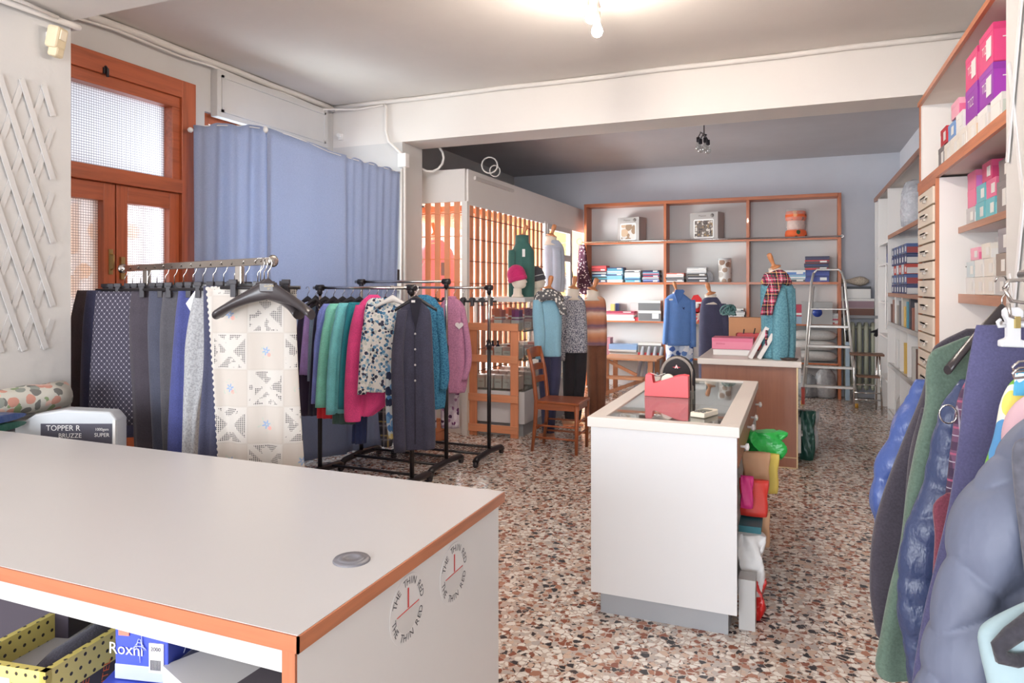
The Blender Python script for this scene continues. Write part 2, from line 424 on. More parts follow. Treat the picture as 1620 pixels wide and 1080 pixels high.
# --- white partition round the display window with its fascia
PW = plain(228, 223, 218, .5, 0, .06)
pt = MB(); pt.box(XL, -3.1, 6.33, 6.37, 2.36, 2.69).box(-3.12, -3.08, 6.37, YB, 2.33, 2.69).box(-3.13, -3.07, 6.32, 6.38, 0, 2.36).box(XL, -3.1, 6.35, YB, 2.66, 2.69)
pt.box(-3.13, -3.07, 8.68, 8.76, 0, 2.36)
pt.box(XL+.35, XL+.43, 6.33, 6.37, 0, 2.36).box(-3.95, -3.92, 6.3, 6.34, 0, 2.7)
struct('wall_partition', pt, PW)
struct('trim_6', MB().box(-3.085, -3.055, 6.5, 7.55, 2.6, 2.635), plain(205, 198, 192, .5))
# low plinth of the display window
struct('trim_7', MB().box(XL, -3.15, 6.4, 8.65, 0, .5), PW)
d2 = thing('door_2', 'grey framed glass door in the partition', 'door', (-3.1, 9.3, 0), kind='structure')
GF = plain(196, 192, 188, .45)
MB().box(-3.13, -3.07, 8.78, 8.86, 0, 2.34).box(-3.13, -3.07, 9.78, 9.88, 0, 2.34).box(-3.13, -3.07, 8.86, 9.78, 2.27, 2.34).box(-3.13, -3.07, 8.86, 9.78, 1.86, 1.95).box(-3.13, -3.07, 8.86, 9.78, 0, .9).build('frame', GF, d2, .004, world=True)
MB().box(-3.105, -3.095, 8.84, 9.8, .88, 2.3).build('pane', glass(.95, .2), d2, world=True)
# ---------------------------------------------------------------- trellises, detector, conduits
def trellis(name, label, x, y0, y1, z0, z1, side, m, st=.105):
    t = thing(name, label, 'trellis', (x, (y0+y1)/2, z0))
    a, b = MB(), MB(); hgt = z1-z0; run = hgt*.33
    import itertools
    k = y0-run
    def clip(ya, za, yb, zb):
        pts = [(ya, za), (yb, zb)]; out = []
        d = (yb-ya)/(zb-za); 
        lo, hi = za, zb
        for yy in (y0, y1):
            zc = za+(yy-ya)/d
            if (yy == y0 and d > 0) or (yy == y1 and d < 0): lo = max(lo, zc)
            else: hi = min(hi, zc)
        return (ya+(lo-za)*d, lo, ya+(hi-za)*d, hi) if hi-lo > .12 else None
    while k < y1:
        c = clip(k, z0, k+run, z1)
        if c: b.beam((x+side*.003, c[0], c[1]), (x+side*.003, c[2], c[3]), .026, .005, (side, 0, 0))
        c = clip(k+run, z0, k, z1)
        if c: a.beam((x+side*.009, c[0], c[1]), (x+side*.009, c[2], c[3]), .026, .006, (side, 0, 0))
        k += st
    b.build('slat_layer', m, t, world=True); a.build('slat_layer', m, t, world=True)
TW = plain(200, 197, 195, .45)
trellis('wall_trellis', 'white diagonal lattice trellis fixed on the left pilaster below the alarm sensor', -3.47, 1.6, 2.37, 1.19, 2.5, 1, TW)
trellis('wall_trellis', 'white lattice trellis at the right edge beside the shelves of stocking boxes', .74, 2.3, 3.12, 1.3, 3.0, -1, plain(225, 223, 222, .4), .26)
s = thing('alarm_sensor', 'yellowed motion sensor on the left pilaster under the ceiling pipe', 'sensor', (-3.47, 2.36, 2.72))
M = Matrix.Rotation(.35, 3, 'Z') @ Matrix.Rotation(.2, 3, 'Y')
sm = MB(); sm.cbox((.05, 0, .02), (.06, .08, .11), M).cbox((.045, 0, -.05), (.05, .06, .05), M); sm.build('housing', plain(222, 205, 172, .5), s, .012)
MB().box(0, .02, -.02, .02, -.02, .05).build('bracket', WHT, s)
MB().cbox((.083, .012, .03), (.006, .045, .05), M).build('lens', plain(236, 224, 200, .3), s, .004)
def pipe(label, pts, r, name='cable_conduit', m=None, cat='conduit', n=8):
    return tag(MB().tube(pts, r, n).build(name, m or plain(232, 226, 220, .5)), label, cat)
pipe('thick white pipe along the top of the left pilaster bending at the beam', [(-3.44, 1.0, 2.84), (-3.44, 2.3, 2.84), (-3.44, 2.45, 2.84), (-3.47, 2.51, 2.85), (-3.6, 2.52, 2.87)], .017)
pipe('thin white pipe running beside the thick pipe on the left pilaster', [(-3.40, 1.0, 2.85), (-3.40, 2.2, 2.85), (-3.41, 2.36, 2.84)], .010)
pipe('white cable along the ceiling corner above the shutter box', [(XL+.06, 2.5+.27*i, ZC-.075-.008*(i % 3)) for i in range(12)]+[(XL+.3, 5.7, ZC-.06), (-3.65, 5.69, ZC-.05)], .009)
pipe('white cable conduit dropping down the far pilaster and bending at the beam', [(-3.64, 5.7, 3.24), (-3.62, 5.69, 3.2), (-3.62, 5.69, 2.98), (-3.59, 5.69, 2.88), (-3.46, 5.69, 2.76), (-3.41, 5.68, 2.7), (-3.41, 5.68, .9)], .014)
pipe('second white conduit running down the edge of the far pilaster', [(-3.43, 5.66, 2.6), (-3.44, 5.65, .5)], .012)
tag(MB().box(-3.47, -3.38, 5.65, 5.72, 2.62, 2.75).build('junction_box', WHT, bevel=.006), 'small white junction box at the bend of the pilaster conduit', 'junction box')
def coil(c, r, k, ax):
    out = []
    for i in range(k+1):
        t = 2*PI*i/k*1.15-.5
        out.append((c[0]+r*math.cos(t)*ax[0], c[1]+r*math.cos(t)*ax[1], c[2]+r*math.sin(t)))
    return out
pipe('white loop of cable standing on the partition top beside the far pilaster', coil((-3.4, 6.15, 2.79), .14, 16, (.9, .4)), .012, 'cable_loop', cat='cable')
pipe('large white loop of cable on top of the white partition corner', coil((-3.0, 6.72, 2.78), .085, 16, (.9, .4)), .008, 'cable_loop', cat='cable')
pipe('small white loop of cable beside the large loop on the partition', coil((-3.0, 6.86, 2.74), .06, 16, (.7, .7)), .007, 'cable_loop', cat='cable')
pipe('thin dark cable hanging down the left end of the partition', [(-3.72, 6.33, 2.6), (-3.69, 6.30, 2.3), (-3.68, 6.27, 1.9), (-3.66, 6.27, 1.5)], .004, 'hanging_cable', BLK, 'cable')
pipe('thin white flex looping down in front of the lattice to the sockets', [(-3.62, 6.33, 2.37), (-3.6, 6.24, 2.0), (-3.52, 6.24, 1.75), (-3.6, 6.24, 1.6), (-3.68, 6.24, 1.5)], .004, 'hanging_cable', WHT, 'cable')
s = thing('wall_switch', 'black rocker switch with a red light above the sockets on the far pilaster', 'switch', (-3.52, 5.7, 1.6))
MB().box(-.045, .045, -.04, .0, -.06, .06).build('switch_body', BLK, s, .004); MB().box(-.01, .03, -.046, -.03, 0, .045).build('rocker', plain(200, 60, 40, .3), s)
s = thing('socket_strip', 'cream multiway socket strip below the black switch', 'socket', (-3.53, 5.7, 1.5))
MB().box(-.08, .08, -.04, 0, -.04, .04).build('housing', plain(225, 214, 195, .5), s, .004)
sm = MB()
for k in range(3): sm.box(-.055+k*.045, -.045+k*.045, -.042, -.03, -.02, .02)
sm.build('socket', BLK, s)
tag(MB().cyl((-4.15, 5.715, 2.98), (-4.15, 5.66, 2.98), .018, n=10).box(-4.17, -4.13, 5.69, 5.72, 2.94, 3.0).build('cable_clip', WHT), 'tiny white fixing on the far pilaster above the curtain', 'fixing')

# ---------------------------------------------------------------- ceiling lights
def bulb_prof(r): return [(.012, 0), (.016, -.015), (.022, -.03), (r, -.03-r*.9), (r*1.02, -.03-r*1.2), (r*.8, -.03-r*1.75), (r*.4, -.03-r*2.05), (.002, -.03-r*2.1)]
def track(name, label, pts, arms, metal, bulbm, drop=.1, power=0):
    t = thing(name, label, 'ceiling light', (arms[0][0], arms[0][1], ZC))
    MB().tube([(p[0], p[1], p[2]) for p in pts], .008, 8).build('rail', metal, t, world=True)
    q = pts[len(pts)//2]
    MB().cyl((q[0], q[1], ZC), (q[0], q[1], ZC-.03), .05, n=16).cyl((q[0], q[1], ZC-.03), (q[0], q[1], q[2]), .006).build('ceiling_rose', metal, t, world=True)
    for (x, y, z, dx, dy) in arms:
        MB().cyl((x, y, z), (x+dx*.3, y+dy*.3, z-.05), .005).lathe([(.004, -.05), (.019, -.052), (.02, -.10), (.014, -.105)], (x+dx*.3, y+dy*.3, z)).build('lamp_holder', metal, t, world=True)
        MB().lathe(bulb_prof(.032), (x+dx*.3, y+dy*.3, z-.10)).build('bulb', bulbm, t, world=True)
    return t
LIT = emis(255, 243, 230, 350)
track('ceiling_spot_bar', 'lit bar of bare bulbs on the white ceiling nearest the camera', [(-.97, 2.85, 3.17), (-.99, 3.3, 3.17), (-1.04, 3.7, 3.17), (-1.09, 4.05, 3.17)],
      [(-1.09, 4.0, 3.17, 0, .0), (-1.05, 3.78, 3.17, -.05, 0), (-1.01, 3.46, 3.17, -.1, 0), (-.98, 3.1, 3.17, .1, 0), (-.97, 2.88, 3.17, .1, 0)], plain(176, 160, 150, .4, .6), LIT)
track('ceiling_spot_bar', 'unlit dark bar of bulbs on the grey ceiling beyond the beam', [(-.98, 7.9, 3.2), (-.95, 7.75, 3.16), (-.9, 7.55, 3.1), (-.86, 7.4, 3.06)],
      [(-.97, 7.86, 3.19, -.1, .0), (-.94, 7.72, 3.15, .1, 0), (-.91, 7.58, 3.11, -.1, 0), (-.88, 7.46, 3.07, .1, 0)], plain(60, 55, 60, .4, .5), glass(.9, .35))

# ---------------------------------------------------------------- foreground table
TBL = thing('work_table', 'large white laminate table with wood edging in the foreground', 'table', (-1.9, 1.42, 0))
x0, x1, y0, y1, zt = -3.15, -.79, .966, 1.88, .9
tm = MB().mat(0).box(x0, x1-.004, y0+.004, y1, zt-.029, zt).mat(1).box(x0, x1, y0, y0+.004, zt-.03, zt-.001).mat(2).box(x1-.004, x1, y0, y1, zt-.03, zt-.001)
tm.build('table_top', [LAMT, wood(178, 106, 72, 'x'), EDGEY], TBL, world=True)  # front edging: the side's wood darkened, strong front light offset in the colour
MB().mat(0).box(x1-.04, x1-.012, y0+.012, y1-.02, 0, zt-.03).mat(1).box(x1-.04, x1-.012, y0+.006, y0+.012, 0, zt-.03).build('side_panel', [plain(230, 228, 226, .35), wood(178, 106, 72, 'z')], TBL, world=True)  # front edge of the panel in the same light-offsetting darker wood
MB().box(x0, x0+.028, y0+.012, y1-.02, 0, zt-.03).build('side_panel', LAM, TBL, world=True)
MB().box(x0+.03, x1-.04, y0+.01, y0+.03, zt-.075, zt-.03).build('apron', plain(196, 195, 194, .4), TBL, world=True)  # same laminate as the table in a darker tone, shade put into the colour
MB().box(x0+.03, x1-.04, y1-.06, y1-.04, 0, zt-.03).build('back_panel', LAM, TBL, world=True)
MB().box(x0+.03, x1-.04, y0+.02, y1-.06, .53, .55).build('shelf', LAM, TBL, world=True)
MB().box(x0+.03, x1-.04, y0+.02, y1-.06, .08, .1).build('shelf', LAM, TBL, world=True)
gm = MB().lathe([(.0, .003), (.014, .003), (.015, .006), (.03, .006), (.031, .003), (.038, .005), (.041, .001), (.041, -.01)], (-.903, 1.281, .9), 28)
gm.build('cable_grommet', plain(120, 118, 124, .45), TBL, world=True)
def sticker(cy, cz, r, label):
    X = -.801; u, v = Vector((0, 1, 0)), Vector((0, 0, 1))
    n = 40
    a = MB().prism([(math.cos(2*PI*i/n)*r, math.sin(2*PI*i/n)*r) for i in range(n)], u, v, (1, 0, 0), (X-.0005, cy, cz), .0008)
    a.mat(1).prism([(math.cos(PI+PI*i/20)*r*.66, math.sin(PI+PI*i/20)*r*.66) for i in range(21)], u, v, (1, 0, 0), (X, cy, cz), .0006)
    a.mat(2)
    def arc(st, top):
        R = r*.80; L = len(st); span = 2.5 if top else 2.6
        for i, ch in enumerate(st):
            if ch == ' ': continue
            th = (PI/2+span/2-span*i/(L-1)) if top else (-PI/2-span/2+span*i/(L-1))
            th -= .12
            rad = Vector((0, math.cos(th), math.sin(th))); tan = Vector((0, math.sin(th), -math.cos(th)))
            uu, vv = (tan, rad) if top else (-tan, -rad)
            a.text(ch, r*.31, Vector((X+.0008, cy, cz))+rad*R, uu, vv)
    arc('THE THIN RED', True); arc('THE THIN RED', False)
    a.mat(3).text('1', r*.85, (X+.0009, cy, cz+r*.3), u, v)
    a.beam((X+.0009, cy-r*.62, cz-.001), (X+.0009, cy+r*.62, cz+.002), .0012, .0016)
    tag(a.build('round_sticker', [plain(231, 229, 227, .35), plain(218, 216, 213, .4), plain(70, 70, 76, .5), plain(214, 70, 66, .5)]), label, 'sticker', 'red line stickers on the table side')
sticker(1.349, .782, .076, 'round sticker with curved lettering on the table side, the one nearer the camera')
sticker(1.575, .776, .076, 'round sticker with curved lettering on the table side, the one farther from the camera')

# ---------------------------------------------------------------- glass topped display counter
CT = thing('display_counter', 'white display counter with a glass top and drawers standing in the middle of the floor', 'counter', (-.56, 3.85, 0))
bx0, bx1, by0, by1 = -.886, -.222, 3.08, 4.64
MB().box(bx0, bx1, by0, by0+.055, .86, .905).box(bx0, bx1, by1-.055, by1, .86, .905).box(bx0, bx0+.075, by0+.055, by1-.055, .86, .905).box(bx1-.085, bx1, by0+.055, by1-.055, .86, .905).build('top_frame', plain(226, 219, 212, .35), CT, .003, world=True)
MB().box(bx0+.07, bx1-.08, by0+.05, by1-.05, .893, .899).build('glass_top', glass(.93, .28), CT, world=True)
MB().box(bx0+.012, bx1-.012, by0+.02, by0+.04, .1, .86).build('front_panel', plain(226, 225, 225, .3), CT, world=True)
MB().box(bx0+.012, bx0+.032, by0+.04, by1-.03, .1, .86).build('side_panel', LAM, CT, world=True)
MB().box(bx0+.012, bx1-.012, by1-.05, by1-.03, .1, .86).build('back_panel', LAM, CT, world=True)
MB().box(bx0+.05, bx1-.05, by0+.05, by1-.06, 0, .1).build('plinth', plain(168, 170, 174, .5), CT, world=True)
for z in (.1, .42): MB().box(bx0+.032, bx1-.03, by0+.04, by1-.05, z, z+.018).build('shelf', LAM, CT, world=True)
MB().box(bx0+.032, bx1-.04, by0+.04, by1-.05, .735, .745).build('tray', wood(170, 160, 148, 'y', .6, .8), CT, world=True)
MB().box(bx0+.032, bx1-.06, 3.9, 3.92, .118, .735).build('divider', LAM, CT, world=True)
for a, b in ((3.13, 3.85), (3.87, 4.58)):
    d = MB().box(bx1-.05, bx1-.008, a, b, .72, .855).build('drawer', wood(158, 104, 80, 'y', .5, .75), CT, .003, world=True)
    for y in (a+.12, b-.14):
        MB().lathe([(.006, 0), (.006, .018), (.016, .024), (.016, .034), (.004, .038)], (bx1-.008, y, .79), 12, M=Matrix.Rotation(PI/2, 3, 'Y')).build('knob', WHT, d, world=True)
MB().box(bx1-.03, bx1-.012, 4.1, 4.12, .1, .72).build('upright', LAM, CT, world=True)

# ---------------------------------------------------------------- wood panelled counter behind
C2 = thing('shop_counter', 'brown wood fronted counter with a white top standing behind the display counter', 'counter', (-.37, 6.9, 0))
WB = wood(150, 100, 78, 'z', .45, .8)
MB().box(-.789, .039, 6.15, 7.65, .835, .885).build('counter_top', plain(226, 218, 210, .35), C2, .004, world=True)
MB().box(-.76, 0.0, 6.19, 6.21, .0, .835).build('front_panel', WB, C2, world=True)
MB().box(-.76, 0.0, 6.184, 6.19, .085, .092).box(-.76, 0.012, 6.184, 6.19, 0, .008).box(0, .012, 6.184, 6.21, 0, .835).build('brass_trim', plain(205, 180, 140, .4, .5), C2, world=True)
MB().box(-.76, -.74, 6.21, 7.62, 0, .835).build('side_panel', WB, C2, world=True)
MB().box(-.76, 0, 7.6, 7.62, 0, .835).build('back_panel', WB, C2, world=True)
for z in (.07, .4): MB().box(-.74, -.01, 6.21, 7.6, z, z+.018).build('shelf', LAM, C2, world=True)
for k, (z0, z1) in enumerate(((.7, .82), (.12, .36))):
    d = MB().box(-.02, .035, 6.24, 6.75, z0, z1).build('drawer', WHT, C2, .003, world=True)
    MB().box(.035, .05, 6.4, 6.58, (z0+z1)/2-.01, (z0+z1)/2+.01).build('drawer_handle', WHT, d, .003, world=True)

# ---------------------------------------------------------------- shelving on the back wall
SW = wood(186, 104, 62, 'z', .4, .55); SWX = wood(190, 108, 66, 'x', .4, .6)
BS = thing('wall_shelving', 'large wood edged shelving unit with three bays on the back wall', 'shelving', (-1.2, 10.35, 0))
SB = plain(206, 203, 201, .6)
xs = (-2.985, -1.767, -.626, .551)
def bay(x, w=.04): return (x-w/2, x+w/2)
MB().box(-2.985, -2.945, 10.2, 10.5, 0, 2.745).build('side_panel', SW, BS, .003, world=True)
MB().box(.511, .551, 10.2, 10.5, 0, 2.745).build('side_panel', SW, BS, .003, world=True)
MB().box(-2.945, .511, 10.19, 10.5, 2.7, 2.745).build('top_board', SWX, BS, .003, world=True)
for x in xs[1:3]:
    MB().box(x-.02, x+.02, 10.2, 10.48, 0, 2.7).build('divider', SW, BS, .003, world=True)
MB().box(-2.945, .511, 10.48, 10.5, 0, 2.7).build('back_panel', SB, BS, world=True)
for i in range(3):
    a, b = xs[i]+.02, xs[i+1]-.02
    if i == 0: a = -2.945
    if i == 2: b = .511
    for z in (2.13, 1.53, .97, .45):
        th = .022 if z != 1.53 else .03
        MB().mat(0).box(a, b, 10.2, 10.48, z, z+th).mat(1).box(a, b, 10.197, 10.2, z-.001, z+th+.001).build('shelf', [SB, SWX], BS, world=True)
MB().cyl((-3.0, 10.17, 2.165), (.57, 10.17, 2.165), .011).cyl((-3.0, 10.17, 2.165), (-3.0, 10.2, 2.165), .018).cyl((.56, 10.17, 2.165), (.56, 10.2, 2.165), .018).build('hanging_rail', CHROME, BS, world=True)

# ---------------------------------------------------------------- shelving on the right wall, near unit
RU = thing('stocking_shelving', 'white wall shelving with wood edged shelves and a column of small drawers on the right', 'shelving', (1.0, 4.6, 0))
SP = plain(236, 232, 228, .45, 0, .03)
MB().box(1.14, 1.16, 3.18, 5.68, 0, 2.8).build('back_panel', SP, RU, world=True)
MB().mat(0).box(.815, 1.14, 5.66, 5.69, 0, 2.8).mat(1).box(.81, .815, 5.655, 5.7, 0, 2.8).build('side_panel', [SP, EDGEZ], RU, world=True)
MB().mat(0).box(.82, 1.14, 3.18, 5.66, 2.78, 2.8).mat(1).box(.8, .82, 3.18, 5.7, 2.775, 2.805).build('top_board', [plain(222, 210, 200, .5), EDGEY], RU, world=True)
MB().mat(0).box(.82, 1.14, 3.18, 5.66, 2.19, 2.225).mat(1).box(.8, .82, 3.18, 5.7, 2.175, 2.23).build('shelf', [plain(222, 206, 200, .5), EDGEY], RU, world=True)
MB().box(.82, 1.14, 5.0, 5.02, 0, 2.175).build('divider', SP, RU, world=True)
for z0, z1 in ((1.825, 1.862), (1.40, 1.455), (.92, .96), (.45, .49)):
    MB().mat(0).box(.93, 1.14, 3.18, 5.0, z0+.003, z1-.003).mat(1).box(.92, .93, 3.18, 5.0, z0, z1).build('shelf', [plain(226, 222, 220, .5), wood(178, 126, 100, 'y')], RU, world=True)
fr = MB().box(.80, .82, 5.0, 5.025, .1, 2.175).box(.80, .82, 5.62, 5.66, .1, 2.175).box(.80, .82, 5.025, 5.62, 2.14, 2.175)
fr.build('drawer_frame', EDGEZ, RU, world=True)
DR = plain(236, 222, 204, .4); CLR = plasticfilm(230, 228, 226, .8)
nz = 17; zz0, zz1 = .13, 2.135; hz = (zz1-zz0)/nz
for k in range(nz):
    z = zz0+k*hz
    d = MB().box(.79, .83, 5.035, 5.61, z+.006, z+hz-.006).build('drawer', DR, RU, .002, world=True)
    MB().mat(0).box(.772, .79, 5.22, 5.4, z+hz*.52, z+hz*.6).box(.772, .776, 5.22, 5.4, z+hz*.42, z+hz*.6).mat(0).box(.775, .79, 5.29, 5.33, z+hz*.3, z+hz*.45).build('drawer_handle', plain(212, 204, 194, .25), d, world=True)
MB().box(.83, .84, 5.03, 5.62, .1, 2.15).build('carcass', plain(120, 80, 60, .6), RU, world=True)
tag(MB().box(1.08, 1.14, 4.35, 4.88, 1.745, 1.79).build('strip_lamp', plain(232, 230, 228, .4), bevel=.005), 'slim white lamp fitting under the upper small shelf', 'lamp')

# rear unit
R2 = thing('rear_shelving', 'white open shelving with wooden top board on the right wall beyond the drawers', 'shelving', (1.1, 8.2, 0))
MB().mat(0).box(.96, 1.25, 6.3, 10.25, 2.62, 2.64).mat(1).box(.94, .96, 6.3, 10.25, 2.6, 2.65).build('top_board', [plain(190, 180, 172, .5), wood(150, 100, 76, 'y')], R2, world=True)
for y in (6.3, 8.84, 9.84, 10.23): MB().box(.95, 1.25, y, y+.02, 0, 2.6).build('upright', SP, R2, world=True)
MB().box(1.25, 1.265, 6.3, 10.25, 0, 2.62).build('back_panel', plain(214, 214, 218, .5), R2, world=True)
for z in (2.04, 1.4, 1.08, .62, .1):
    MB().mat(0).box(.965, 1.25, 6.32, 8.84, z, z+.025).mat(1).box(.95, .965, 6.32, 8.84, z-.01, z+.03).build('shelf', [SP, wood(168, 116, 90, 'y') if z > 1.2 else plain(190, 186, 182, .5)], R2, world=True)
for z in (2.0, 1.75, 1.3, .9, .4):
    MB().box(.96, 1.25, 8.86, 9.84, z, z+.02).build('shelf', SP, R2, world=True)
for y in (7.5, 8.0, 8.4): MB().box(.97, 1.25, y, y+.018, .125, 1.07).build('divider', SP, R2, world=True)
for i, (z, y) in enumerate(((1.85, 9.99), (1.38, 9.99))):
    MB().box(.98, 1.25, 9.86, 10.2, z, z+.02).build('shelf', plain(170, 166, 164, .6), R2, world=True)

# radiator
RD = thing('radiator', 'old pale green cast iron radiator below the back wall ledge', 'radiator', (.82, 10.4, 0))
GRN = plain(188, 190, 170, .45, 0, .25)
for i in range(8):
    x = .61+i*.082
    MB().tube([(x, 10.3, .2), (x, 10.3, .95), (x, 10.31, 1.0), (x, 10.4, 1.0), (x, 10.41, .95), (x, 10.41, .2), (x, 10.4, .15), (x, 10.31, .15), (x, 10.3, .2)], .028, 8).tube([(x, 10.355, .16), (x, 10.355, .99)], .022, 8).build('radiator_column', GRN, RD, world=True)
MB().cyl((.58, 10.355, .2), (1.22, 10.355, .2), .02).cyl((.58, 10.355, .95), (1.22, 10.355, .95), .02).box(.6, .63, 10.33, 10.38, 0, .2).box(1.17, 1.2, 10.33, 10.38, 0, .2).build('manifold', GRN, RD, world=True)
tag(MB().box(.57, 1.24, 10.22, 10.49, 1.08, 1.12).build('radiator_ledge', plain(150, 148, 150, .5), bevel=.004), 'grey ledge resting above the green radiator', 'ledge')

# ---------------------------------------------------------------- glass display cabinet
GC = thing('glass_cabinet', 'white framed glass display cabinet with an orange wooden ladder frame on its front', 'cabinet', (-2.8, 7.2, 0))
cx0, cx1, cy0, cy1 = -3.05, -2.5, 6.44, 8.0
CW = plain(232, 228, 224, .4)
MB().box(cx0-.02, cx1+.02, cy0-.03, cy1, 1.345, 1.39).build('top_board', CW, GC, .003, world=True)
MB().box(cx0, cx1, cy0+.01, cy1-.02, .13, .45).build('base_box', plain(226, 226, 226, .4), GC, .003, world=True)
MB().box(cx0+.03, cx1-.03, cy0+.05, cy1-.05, 0, .13).build('plinth', plain(160, 162, 164, .5), GC, world=True)
for (x, y) in ((cx0, cy0), (cx0, cy1-.04)):
    MB().box(x, x+.03, y, y+.03, .45, 1.345).build('post', CW, GC, world=True)
MB().box(cx0+.03, cx1-.02, cy0+.005, cy0+.011, .45, 1.345).build('front_glass', glass(.93, .1), GC, world=True)
MB().box(cx1-.012, cx1-.006, cy0+.01, cy1-.04, .45, 1.345).build('side_glass', glass(.93, .12), GC, world=True)
MB().box(cx0, cx1, cy1-.02, cy1, .45, 1.345).build('back_panel', CW, GC, world=True)
for z in (.455, .76, 1.05): MB().box(cx0+.02, cx1-.02, cy0+.02, cy1-.03, z, z+.008).build('glass_shelf', glass(.85, .15), GC, world=True)
for z in (.76, 1.05): MB().box(cx1-.02, cx1-.004, cy0+.01, cy1-.04, z-.004, z+.008).build('shelf_rail', plain(80, 78, 78, .4), GC, world=True)
OR = wood(222, 146, 104, 'z', .55, .78); ORX = wood(226, 152, 110, 'x', .55, .78)
LD = thing('wooden_ladder', 'orange stained wooden ladder shaped frame leaning flat on the glass cabinet front', 'frame', (-2.8, 6.4, 0))
for x in (-3.07, -2.62): MB().box(x, x+.085, 6.37, 6.385, 0, 1.13).build('upright', OR, LD, .003, world=True)
for z in (1.06, .74, .35, .045): MB().box(-3.1, -2.53, 6.35, 6.37, z, z+.075).build('rail', ORX, LD, .003, world=True)

# ---------------------------------------------------------------- orange lattice screens
LT = plain(226, 152, 112, .65, 0, .1); LTD = plain(150, 92, 62, .6)
def lattice(label, p0, p1, z0, z1, nv, nh, w, hm=LTD):
    t = thing('lattice_screen', label, 'lattice', ((p0[0]+p1[0])/2, (p0[1]+p1[1])/2, z0))
    p0, p1 = Vector((*p0, 0)), Vector((*p1, 0)); d = (p1-p0).normalized(); nrm = Vector((0, 0, 1)).cross(d)
    for i in range(nv):
        q = p0+(p1-p0)*((i+.5)/nv)
        MB().beam(q+Vector((0, 0, z0)), q+Vector((0, 0, z1)), .014, w, d).build('upright_slat', LT, t, world=True)
    for k in range(nh):
        z = z0+(z1-z0)*(k+.5)/nh
        MB().beam(p0-nrm*.013+Vector((0, 0, z)), p1-nrm*.013+Vector((0, 0, z)), .012, .010).build('cross_slat', hm, t, world=True)
lattice('orange lattice screen under the partition fascia, the narrow face towards the camera', (-3.81, 6.35), (-3.14, 6.35), .5, 2.36, 6, 8, .062, LT)
lattice('long orange lattice screen behind the green turtleneck along the partition', (-3.1, 6.4), (-3.1, 8.68), .5, 2.33, 15, 8, .085)
t = thing('slatted_ceiling', 'orange slatted ceiling inside the display window', 'ceiling slats', (-3.6, 7.5, 2.3))
for k in range(24):
    y = 6.42+k*.095; MB().box(XL+.02, -3.14, y, y+.018, 2.27, 2.33).build('slat', LT, t, world=True)
for x in (-4.0, -3.6): MB().box(x, x+.03, 6.4, 8.66, 2.33, 2.35).build('batten', LT, t, world=True)

# ---------------------------------------------------------------- chair
def chair(loc, rz):
    t = thing('dining_chair', 'reddish brown wooden ladder back chair standing before the glass cabinet', 'chair', loc, rz)
    m = wood(158, 84, 46, 'z', .35, .6, .4); mx = wood(158, 84, 46, 'x', .35, .6, .4)
    # faces +x; back at -x
    MB().prism([(-.2, -.17), (.2, -.2), (.215, -.19), (.215, .19), (.2, .2), (-.2, .17)], (1, 0, 0), (0, 1, 0), (0, 0, 1), (0, 0, .44), .024).build('seat', mx, t, .006)
    for s in (-1, 1):
        MB().tube([(.185, s*.175, 0), (.188, s*.177, .25), (.19, s*.178, .44)], [.015, .019, .022], 10).build('leg', m, t)
        MB().tube([(-.235, s*.165, 0), (-.205, s*.165, .25), (-.195, s*.165, .46), (-.225, s*.165, .72), (-.275, s*.165, .93)], [.015, .019, .02, .018, .016], 10).build('leg', m, t)
        for z in (.13, .24): MB().cyl((-.2, s*.168, z), (.187, s*.177, z), .009).build('stretcher', m, t)
        MB().box(-.19, .19, s*.168-.01, s*.168+.01, .385, .44).build('seat_rail', mx, t, .003)
    for z in (.17, .28): MB().cyl((.187, -.176, z), (.187, .176, z), .009).build('stretcher', m, t)
    MB().cyl((-.21, -.165, .2), (-.21, .165, .2), .009).build('stretcher', m, t)
    MB().box(.178, .198, -.17, .17, .385, .44).build('seat_rail', mx, t, .003); MB().box(-.2, -.185, -.16, .16, .39, .44).build('seat_rail', mx, t, .003)
    for z, h in ((.88, .09), (.745, .055), (.63, .055)):
        xc = -.197-(z-.46)*.16
        R = []
        for i in range(9):
            y = -.16+.04*i; b = xc-.03*(1-(y/.16)**2); hh = h*(1 if i in (0, 8) else 1.12)
            R.append([(b-.008, y, z-h/2), (b+.008, y, z-h/2), (b+.008, y, z-h/2+hh), (b-.008, y, z-h/2+hh)])
        MB().rings(R, smooth=False).build('back_slat', wood(158, 84, 46, 'y', .35, .6, .4), t, .003)
chair((-2.0, 6.12, 0), .02)

# ---------------------------------------------------------------- ladder, stool, bench
AL = plain(214, 210, 205, .35, .5)
t = thing('step_ladder', 'tall aluminium step ladder standing in front of the right shelving bay', 'ladder', (.38, 9.75, 0))
for s in (-1, 1):
    MB().tube([(.38+s*.31, 9.6, .03), (.38+s*.2, 9.95, 1.55), (.38+s*.17, 10.0, 1.68)], .016, 8).build('side_rail', AL, t, world=True)
    MB().cyl((.38+s*.31, 9.6, 0), (.38+s*.308, 9.603, .05), .02).build('foot', plain(214, 160, 60, .5), t, world=True)
MB().tube([(.38-.17, 10.0, 1.67), (.38-.13, 10.01, 1.72), (.38+.13, 10.01, 1.72), (.38+.17, 10.0, 1.67)], .014, 8).build('top_hoop', AL, t, world=True)
for k, z in enumerate((.22, .46, .72, .97, 1.2)):
    y = 9.6+.35*z/1.55; w = .30-.11*z/1.55
    MB().box(.38-w, .38+w, y-.04, y+.045, z, z+(.03 if k < 4 else .015)).build('step', AL, t, .003, world=True)
for s in (-1, 1): MB().tube([(.38+s*.28, 10.15, 0.0), (.38+s*.17, 10.05, 1.5)], .012, 8).build('rear_leg', AL, t, world=True)

